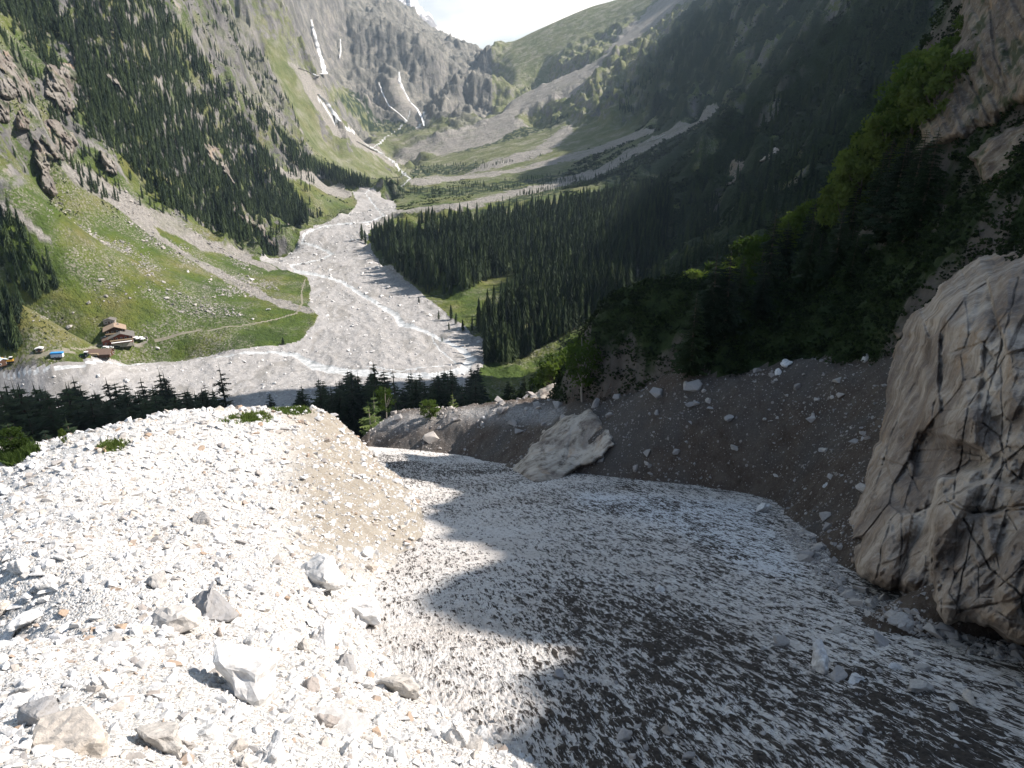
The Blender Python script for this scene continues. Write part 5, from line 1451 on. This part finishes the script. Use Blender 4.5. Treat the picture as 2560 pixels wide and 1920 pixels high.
# ------------------------------------------------------------------ falling water at the head of the valley
def mat_foam():
    t = NT('white_water'); a = t.noise(t.pos((1, 1, 0.3)), 0.12, 5, 0.7)
    return t.done(t.ramp(a, [(0.3, (0.62, 0.65, 0.68)), (0.6, (0.86, 0.88, 0.9))]), None, 0.6)
m_foam = mat_foam()
def strip(name, pts, label, lift=3.0, cat='waterfall', mat=None, kind=None):
    q = []
    for (x1, y1, w1), (x2, y2, w2) in zip(pts[:-1], pts[1:]):
        n = max(2, int(math.hypot(x2 - x1, y2 - y1) / 2.5))
        for k in range(n):
            t = k / n; q.append((x1 + (x2 - x1) * t, y1 + (y2 - y1) * t, w1 + (w2 - w1) * t))
    q.append(pts[-1])
    rows = []
    for k, (px, py, w_) in enumerate(q):
        px += 1.0 * float(noise(np.array([k * 0.31]), np.array([pts[0][0]]))[0]); w_ *= 1 + 0.35 * float(noise(np.array([k * 0.45]), np.array([3.3]))[0])
        h = hit(px, py)
        if h is None: continue
        rr = math.hypot(h[0], h[1])
        rows.append((px, py, w_, rr))
    R_ = np.array([b[3] for b in rows]); R_ = np.minimum.reduce([np.roll(R_, s_) if 0 else R_ for s_ in (0,)])
    Rs = np.convolve(np.pad(R_, 2, mode='edge'), np.ones(5) / 5, 'valid')
    Rs = np.minimum(Rs, R_)
    co = []
    for (px, py, w_, rr), r2 in zip(rows, Rs):
        for s_, dr in ((-0.5, 0), (0, -1.5), (0.5, 0)):
            co.append(at(px + s_ * w_, py, r2 - lift + dr))
    n = len(rows); f = []
    for k in range(n - 1):
        for s_ in (0, 1): f.append((k * 3 + s_, k * 3 + 3 + s_, k * 3 + 4 + s_, k * 3 + 1 + s_))
    co = np.array(co, float); c0 = co.mean(0)
    o = link(name, raw_mesh(name, co - c0, np.array(f), mat or m_foam, True)); o.location = c0
    tag(o, label, cat) if kind is None else tag(o, kind=kind)
    return o
strip('waterfall', [(672, 42, 4), (676, 60, 5), (684, 90, 7), (690, 115, 9), (695, 140, 14), (698, 160, 17)], 'tall white waterfall dropping down the grey headwall', 14)
strip('waterfall', [(735, 84, 2), (736, 108, 3.5), (734, 126, 2.5)], 'short thin waterfall to the right of the tall one', 14)
strip('stream', [(862, 155, 3), (864, 178, 6), (872, 195, 5), (884, 218, 4), (902, 236, 4), (912, 256, 4), (917, 272, 4)], 'white mountain stream tumbling down the rocks below the notch', 8, 'stream')
strip('stream', [(818, 178, 2), (828, 205, 3), (840, 228, 3), (862, 245, 2.5), (880, 262, 3)], 'thin branching stream down the middle of the headwall foot', 8, 'stream')
m_snowp = NT('old_snow'); m_snowp = m_snowp.done((0.78, 0.8, 0.83))
strip('snow_patch', [(646, 147, 3), (664, 154, 7), (690, 166, 5)], 'snow patch lying left of the tall waterfall foot', 3, 'snow patch', m_snowp)
strip('snow_patch', [(686, 203, 6), (704, 222, 12), (722, 246, 10), (735, 262, 5)], 'bright snow patch in the gully below the waterfall', 3, 'snow patch', m_snowp)
strip('snow_patch', [(770, 305, 5), (800, 322, 9), (830, 335, 5)], 'snow patch along the stream at the valley head', 2, 'snow patch', m_snowp)
strip('snow_patch', [(1436, 290, 2), (1418, 300, 6), (1398, 306, 3)], 'small snow patch at the end of the right scree band', 3, 'snow patch', m_snowp)

# high snow mountains beyond the head
def far_peak():
    xs = np.linspace(690, 985, 150); t = Surf
    ridge = np.interp(xs, [690, 740, 770, 800, 825, 850, 870, 890, 905, 925, 945, 985], [-60, -45, -12, -25, -5, -30, -8, -18, 12, 28, 55, 130])
    ridge = ridge + 7 * fbm(xs / 14, xs * 0, 4, 3)
    V_ = []
    for k in range(50):
        t = k / 49
        py = ridge + t * 190
        x, y, z = at(xs, py, 6200 - 1100 * t + 110 * fbm(xs / 22, py / 40, 5, 8) * min(1, 6 * t))
        V_.append(np.stack([x, y, z], 1))
    back = V_[0] + np.array([0, 700, -900.0])
    V_ = np.array([back] + V_)
    a, b = V_.shape[:2]; ii = np.arange(a * b).reshape(a, b)
    q = np.stack([ii[:-1, :-1], ii[1:, :-1], ii[1:, 1:], ii[:-1, 1:]], -1).reshape(-1, 4)
    t = NT('snow_mountain'); n_ = t.noise(t.pos((1, 1, 1.6)), 0.0045, 7, 0.7)
    m = t.done(t.mix(t.ramp(n_, [(0.46, 0.0), (0.54, 1.0)]), (0.24, 0.25, 0.28), (0.82, 0.84, 0.88)), t.bump(n_, 40))
    tag(link('snow_mountain', raw_mesh('snow_mountain', V_.reshape(-1, 3), q, m, True)), kind='structure')
far_peak()

# ------------------------------------------------------------------ the mountain inn and farm
def pmat(name, col, var=0.25, scale=1.5, rough=0.85, stretch=(1, 1, 1)):
    t = NT(name); a = t.noise(t.pos(stretch, local=True), scale, 5, 0.7)
    lo = tuple(c * (1 - var) for c in col); hi = tuple(min(1, c * (1 + var)) for c in col)
    return t.done(t.ramp(a, [(0.3, lo), (0.7, hi)]), None, rough)
B = dict(wood=pmat('dark_timber', (0.10, 0.055, 0.035), 0.3, 2, stretch=(1, 1, 6)), plaster=pmat('white_render', (0.6, 0.57, 0.52), 0.1), slate=pmat('grey_roof_slabs', (0.16, 0.15, 0.14), 0.3, 3), tan=pmat('tan_roof_slabs', (0.33, 0.25, 0.19), 0.25, 3),
         brown=pmat('brown_roof', (0.17, 0.12, 0.095), 0.2, 3), glass=pmat('window_glass', (0.03, 0.035, 0.04), 0.1, 1, 0.15), white=pmat('white_cloth', (0.8, 0.8, 0.8), 0.05), blue=pmat('blue_sheet', (0.05, 0.28, 0.6), 0.15), red=pmat('red_timber', (0.22, 0.06, 0.04), 0.25), orange=pmat('yellow_paint', (0.6, 0.33, 0.05), 0.1),
         green=pmat('green_paint', (0.03, 0.09, 0.03), 0.2), rubber=pmat('rubber', (0.02, 0.02, 0.02), 0.2), stone=pmat('wall_stone', (0.36, 0.34, 0.31), 0.35, 5), steel=pmat('steel', (0.35, 0.36, 0.38), 0.1, 1, 0.4), pale=pmat('pale_blue_roof', (0.62, 0.72, 0.8), 0.08), straw=pmat('pale_timber', (0.35, 0.27, 0.18), 0.2))

def box(bm, x0, x1, y0, y1, z0, z1):
    v = [bm.verts.new(c) for c in ((x0, y0, z0), (x1, y0, z0), (x1, y1, z0), (x0, y1, z0), (x0, y0, z1), (x1, y0, z1), (x1, y1, z1), (x0, y1, z1))]
    for f in ((0, 3, 2, 1), (4, 5, 6, 7), (0, 1, 5, 4), (1, 2, 6, 5), (2, 3, 7, 6), (3, 0, 4, 7)): bm.faces.new([v[i] for i in f])
def solid(name, boxes, mat, parent, extra=None):
    bm = bmesh.new()
    for b in boxes: box(bm, *b)
    if extra: extra(bm)
    bmesh.ops.recalc_face_normals(bm, faces=bm.faces)
    me = bpy.data.meshes.new(name); bm.to_mesh(me); bm.free(); me.materials.append(mat)
    return link(name, me, parent)
def prism(bm, prof, x0, x1, axis='x'):
    """profile (a, z) pushed along an axis"""
    f = (lambda a, z, s_: (s_, a, z)) if axis == 'x' else (lambda a, z, s_: (a, s_, z))
    A = [bm.verts.new(f(a, z, x0)) for a, z in prof]; Bv = [bm.verts.new(f(a, z, x1)) for a, z in prof]
    bm.faces.new(A); bm.faces.new(Bv[::-1]); n = len(prof)
    for i in range(n): bm.faces.new((A[i], Bv[i], Bv[(i + 1) % n], A[(i + 1) % n]))
def cyl(bm, p, r, l, axis, n=10):
    m = {'x': Matrix.Rotation(R(90), 4, 'Y'), 'y': Matrix.Rotation(R(90), 4, 'X'), 'z': Matrix.Identity(4)}[axis]
    bmesh.ops.create_cone(bm, cap_ends=True, segments=n, radius1=r, radius2=r, depth=l, matrix=Matrix.Translation(p) @ m)
def root(name, px, py, rz, label, cat, group=None, dz=0.0):
    h = hit(px, py)
    e = bpy.data.objects.new(name, None); COL.objects.link(e); e.location = (h[0], h[1], float(ground(h[0], h[1])[0]) + dz); e.rotation_euler = (0, 0, R(rz))
    tag(e, label, cat, group); return e

def house(name, px, py, rz, w, d, hw, hr, wallm, roofm, label, floors=2, over=1.3, balcony=True, chimney=True, base=None, dz=-0.3, porch=False):
    """gable front towards -y, ridge along y"""
    e = root(name, px, py, rz, label, 'house', dz=dz)
    def wl(bm):
        prism(bm, [(-w / 2, base or 0), (w / 2, base or 0), (w / 2, hw), (0, hw + hr), (-w / 2, hw)], -d / 2, d / 2, 'y')
    solid('wall', [], wallm, e, wl)
    if base: solid('base', [(-w / 2 - 0.15, w / 2 + 0.15, -d / 2 - 0.15, d / 2 + 0.15, -2, base)], B['stone'], e)
    sl = hr / (w / 2); e.scale = (0.86,) * 3
    def rf(bm):
        for s_ in (-1, 1):
            a = w / 2 + over
            pr = [(0, hw + hr + 0.02), (s_ * a, hw - over * sl + 0.02), (s_ * a, hw - over * sl + 0.32), (0, hw + hr + 0.38)]
            prism(bm, pr if s_ > 0 else pr[::-1], -d / 2 - over, d / 2 + over * 0.7, 'y')
    ro = solid('roof', [], roofm, e, rf)
    if chimney: solid('chimney', [(w * 0.18, w * 0.18 + 0.9, 0.5, 1.4, hw + hr * 0.4, hw + hr + 0.9)], B['stone'], ro)
    n = max(2, int(w / 3)); z0 = (base or 0) + 0.9
    for f in range(floors):
        for k in range(n):
            x = -w / 2 + (k + 0.5) * w / n; z = z0 + f * 2.6
            if z + 1.1 > hw + hr * (1 - abs(x) / (w / 2)) - 0.2: continue
            wi = solid('window', [(x - 0.62, x + 0.62, -d / 2 - 0.06, -d / 2 + 0.1, z - 0.1, z + 1.15)], B['white'], e)
            solid('pane', [(x - 0.5, x + 0.5, -d / 2 - 0.09, -d / 2 + 0.0, z, z + 1.05)], B['glass'], wi)
        for k in range(max(2, int(d / 3.5))):
            y = -d / 2 + (k + 0.5) * d / max(2, int(d / 3.5)); z = z0 + f * 2.6
            if z + 1.2 > hw: continue
            wi = solid('window', [(w / 2 - 0.1, w / 2 + 0.06, y - 0.55, y + 0.55, z - 0.1, z + 1.1)], B['white'], e)
            solid('pane', [(w / 2, w / 2 + 0.09, y - 0.43, y + 0.43, z, z + 1.0)], B['glass'], wi)
    solid('door', [(-0.55, 0.55, -d / 2 - 0.12, -d / 2 - 0.02, 0.0, 2.0)], B['wood'], e)
    if balcony:
        z = z0 + 2.6 - 1.0
        solid('balcony', [(-w / 2 - 0.2, w / 2 + 0.2, -d / 2 - 1.4, -d / 2 - 0.15, z, z + 0.15), (-w / 2 - 0.2, w / 2 + 0.2, -d / 2 - 1.4, -d / 2 - 1.3, z + 0.151, z + 0.95)], B['straw'], e)
    if porch:
        solid('awning', [(-w / 2 + 0.5, w / 2 - 0.5, -d / 2 - 3.2, -d / 2 - 0.2, 2.5, 2.62)], B['white'], e)
        for x in (-w / 2 + 0.7, 0, w / 2 - 0.7): solid('post', [(x - 0.08, x + 0.08, -d / 2 - 3.1, -d / 2 - 2.94, -0.8, 2.49)], B['wood'], e)
    return e
house('stone_hut', 238, 697, 15, 8, 6, 2.6, 1.4, B['stone'], B['slate'], 'small stone hut behind the mountain inn, highest of the buildings', 1, 0.4, False, False)
house('farmhouse', 250, 722, 28, 13, 12, 5.4, 2.6, B['wood'], B['tan'], 'rear farmhouse with a tan gabled roof behind the inn', 2, 1.5, True, True)
house('inn', 264, 738, 28, 15, 13, 5.8, 2.9, B['red'], B['slate'], 'mountain inn with a wide grey gabled roof and awning', 2, 1.8, True, True, 1.0, porch=True)
house('annex', 236, 741, 28, 8, 9, 3.2, 1.5, B['red'], B['brown'], 'low brown roofed annex on the left side of the inn', 1, 0.6, False, False)
e = house('barn', 217, 768, 98, 8.5, 15, 2.6, 2.3, B['wood'], B['brown'], 'long low barn with a brown roof beside the track', 1, 0.8, False, False)
solid('blue_gate', [(-3.2, 0.2, 7.55, 7.7, 0, 2.2)], B['blue'], e)
house('shed', 2, 786, 60, 8, 8, 2.8, 1.8, B['wood'], B['pale'], 'dark shed with a pale blue sheet roof at the left edge', 1, 0.5, False, False)
house('hut', 86, 758, 20, 4.2, 3.2, 2.1, 0.5, B['straw'], B['white'], 'small hut with a flat white roof above the gravel heap', 1, 0.3, False, False)
def wheel(parent, x, y, r, w_):
    wh = solid('wheel', [], B['rubber'], parent, lambda bm: cyl(bm, (x, y, r), r, w_, 'y', 12))
    solid('rim', [], B['steel'], wh, lambda bm: cyl(bm, (x, y, r), r * 0.5, w_ + 0.04, 'y', 10))
e = root('trailer', 125, 773, 12, 'white trailer with a blue top parked on the track', 'trailer')
solid('body', [(-3, 3, -1.2, 1.2, 0.6, 2.5)], B['white'], e); solid('cover', [(-3.1, 3.1, -1.3, 1.3, 2.5, 3.3)], B['blue'], e)
solid('drawbar', [(-4.8, -3.0, -0.1, 0.1, 0.5, 0.7)], B['steel'], e)
for x in (-1, 1):
    for y in (-1.2, 1.2): wheel(e, x, y, 0.5, 0.3)
e = root('tractor', 184, 771, 8, 'dark green tractor with a white cab roof beside the barn', 'tractor')
solid('body', [(-2.6, 0.2, -0.55, 0.55, 0.8, 1.9), (0.2, 1.6, -0.8, 0.8, 0.7, 1.5)], B['green'], e); solid('cab', [(0.1, 1.7, -0.85, 0.85, 1.5, 2.9)], B['glass'], e); solid('cab_roof', [(-0.1, 1.9, -1.0, 1.0, 2.9, 3.15)], B['white'], e)
for y in (-1.0, 1.0): wheel(e, 1.0, y, 0.95, 0.5); wheel(e, -1.9, y, 0.6, 0.35)
e = root('cart', 205, 769, 8, 'loaded timber cart between the tractor and the barn', 'cart')
solid('bed', [(-2.6, 2.6, -1.0, 1.0, 0.7, 1.0)], B['straw'], e); solid('load', [(-2.2, 2.0, -0.8, 0.8, 1.0, 1.6)], B['straw'], e)
for y in (-1.0, 1.0): wheel(e, -1.2, y, 0.45, 0.25); wheel(e, 1.2, y, 0.45, 0.25)
e = root('digger', 24, 784, 20, 'yellow digger next to the pale roofed shed', 'digger')
solid('body', [(-1.6, 1.4, -1.1, 1.1, 0.9, 1.9)], B['orange'], e); solid('cab', [(-0.2, 1.2, -0.9, 0.4, 1.9, 3.2)], B['glass'], e)
solid('cab_roof', [(-0.3, 1.3, -1.0, 0.5, 3.2, 3.35)], B['white'], e)
def arm_(bm): prism(bm, [(-1.4, 1.8), (-3.6, 3.6), (-4.0, 3.4), (-5.0, 1.0), (-4.7, 0.9), (-3.7, 2.9), (-1.4, 1.3)], -0.2, 0.2, 'y')
solid('arm', [], B['orange'], e, arm_); solid('bucket', [(-5.5, -4.6, -0.6, 0.6, 0.2, 1.0)], B['steel'], e)
for y in (-0.9, 0.9): solid('track', [(-1.9, 1.7, y - 0.3, y + 0.3, 0, 0.85)], B['rubber'], e)
def car(px, py, rz, mat, label):
    e = root('car', px, py, rz, label, 'car')
    solid('body', [], mat, e, lambda bm: prism(bm, [(-2.1, 0.35), (2.1, 0.35), (2.15, 0.85), (1.2, 0.98), (0.55, 1.5), (-1.3, 1.52), (-2.0, 0.98), (-2.15, 0.8)], -0.85, 0.85, 'y'))
    solid('windows', [], B['glass'], e, lambda bm: prism(bm, [(-1.75, 0.99), (1.05, 0.99), (0.5, 1.44), (-1.25, 1.46)], -0.87, 0.87, 'y'))
    for x in (-1.3, 1.3):
        for y in (-0.8, 0.8): wheel(e, x, y, 0.33, 0.2)
car(238, 752, 10, B['white'], 'white car parked on the track left of the inn')
car(252, 751, 12, B['glass'], 'dark car parked on the track below the inn')
car(228, 753, 5, B['white'], 'white car parked just above the long barn')
GP = 'white parasols on the terrace of the inn'
for k, (px, py) in enumerate([(232, 733), (238, 731), (298, 737), (304, 735), (293, 735), (309, 738)]):
    e = root('parasol', px, py, 0, 'white parasol on the terrace left of the inn' if k < 2 else 'white parasol on the terrace right of the inn', 'parasol', GP + (' left' if k < 2 else ' right'))
    solid('pole', [(-0.05, 0.05, -0.05, 0.05, 0, 2.3)], B['steel'], e)
    solid('canopy', [], B['white'], e, lambda bm: bmesh.ops.create_cone(bm, cap_ends=True, segments=8, radius1=1.9, radius2=0.05, depth=0.7, matrix=Matrix.Translation((0, 0, 2.5))))
def wall_line(pts, label):
    P = [hit(*p) for p in pts]; P = [(a, b, float(ground(a, b)[0])) for a, b, c in P]; c0 = np.mean(P, 0)
    bm = bmesh.new()
    for (x1, y1, z1), (x2, y2, z2) in zip(P[:-1], P[1:]):
        d = math.hypot(x2 - x1, y2 - y1); n = max(1, int(d / 1.6))
        for k in range(n):
            t = (k + 0.5) / n; m = Matrix.Translation((x1 + (x2 - x1) * t - c0[0], y1 + (y2 - y1) * t - c0[1], z1 + (z2 - z1) * t - c0[2] + 0.2)) @ Matrix.Rotation(math.atan2(y2 - y1, x2 - x1) + random.uniform(-0.15, 0.15), 4, 'Z') @ Matrix.Diagonal((d / n * 1.02, random.uniform(0.5, 0.7), random.uniform(1.0, 1.5), 1))
            bmesh.ops.create_cube(bm, size=1, matrix=m)
    me = bpy.data.meshes.new('stone_wall'); bm.to_mesh(me); bm.free(); me.materials.append(B['stone'])
    o = link('stone_wall', me); o.location = c0; tag(o, label, 'wall')
wall_line([(290, 748), (304, 744), (318, 739), (319, 732), (312, 728)], 'curved stone wall round the terrace right of the inn')
wall_line([(218, 732), (228, 728), (240, 727)], 'short stone wall on the terrace left of the inn')
hp = hit(262, 747)
plant(ALD, 'alder', hp[0], hp[1], 6.5, 'round green tree in front of the mountain inn', 'broadleaf tree', None, wide=1.0)
boulder(338, 752, 17, 'lone cream coloured boulder on the meadow right of the barn', None, flat_=0.6)
for px, py, w_, lb in [(405, 588, 12, 'pale boulder in the upper stony meadow'), (237, 575, 10, 'grey boulder in the stony part of the meadow'), (218, 605, 15, 'large grey boulder pair in the meadow left of the middle'), (580, 700 - 30, 14, 'white boulder by the debris fan toe'), (543, 605, 14, 'white block at the edge of the debris streak'), (360, 645, 15, 'dark sided boulder above the inn to the right'), (150, 707, 15, 'brown boulder in the meadow left of the inn'), (545, 690, 10, 'pale stone in the meadow near the footpath')]:
    boulder(px, py, w_, lb, None, flat_=0.8, grey='grey' in lb or 'brown' in lb or 'dark' in lb)
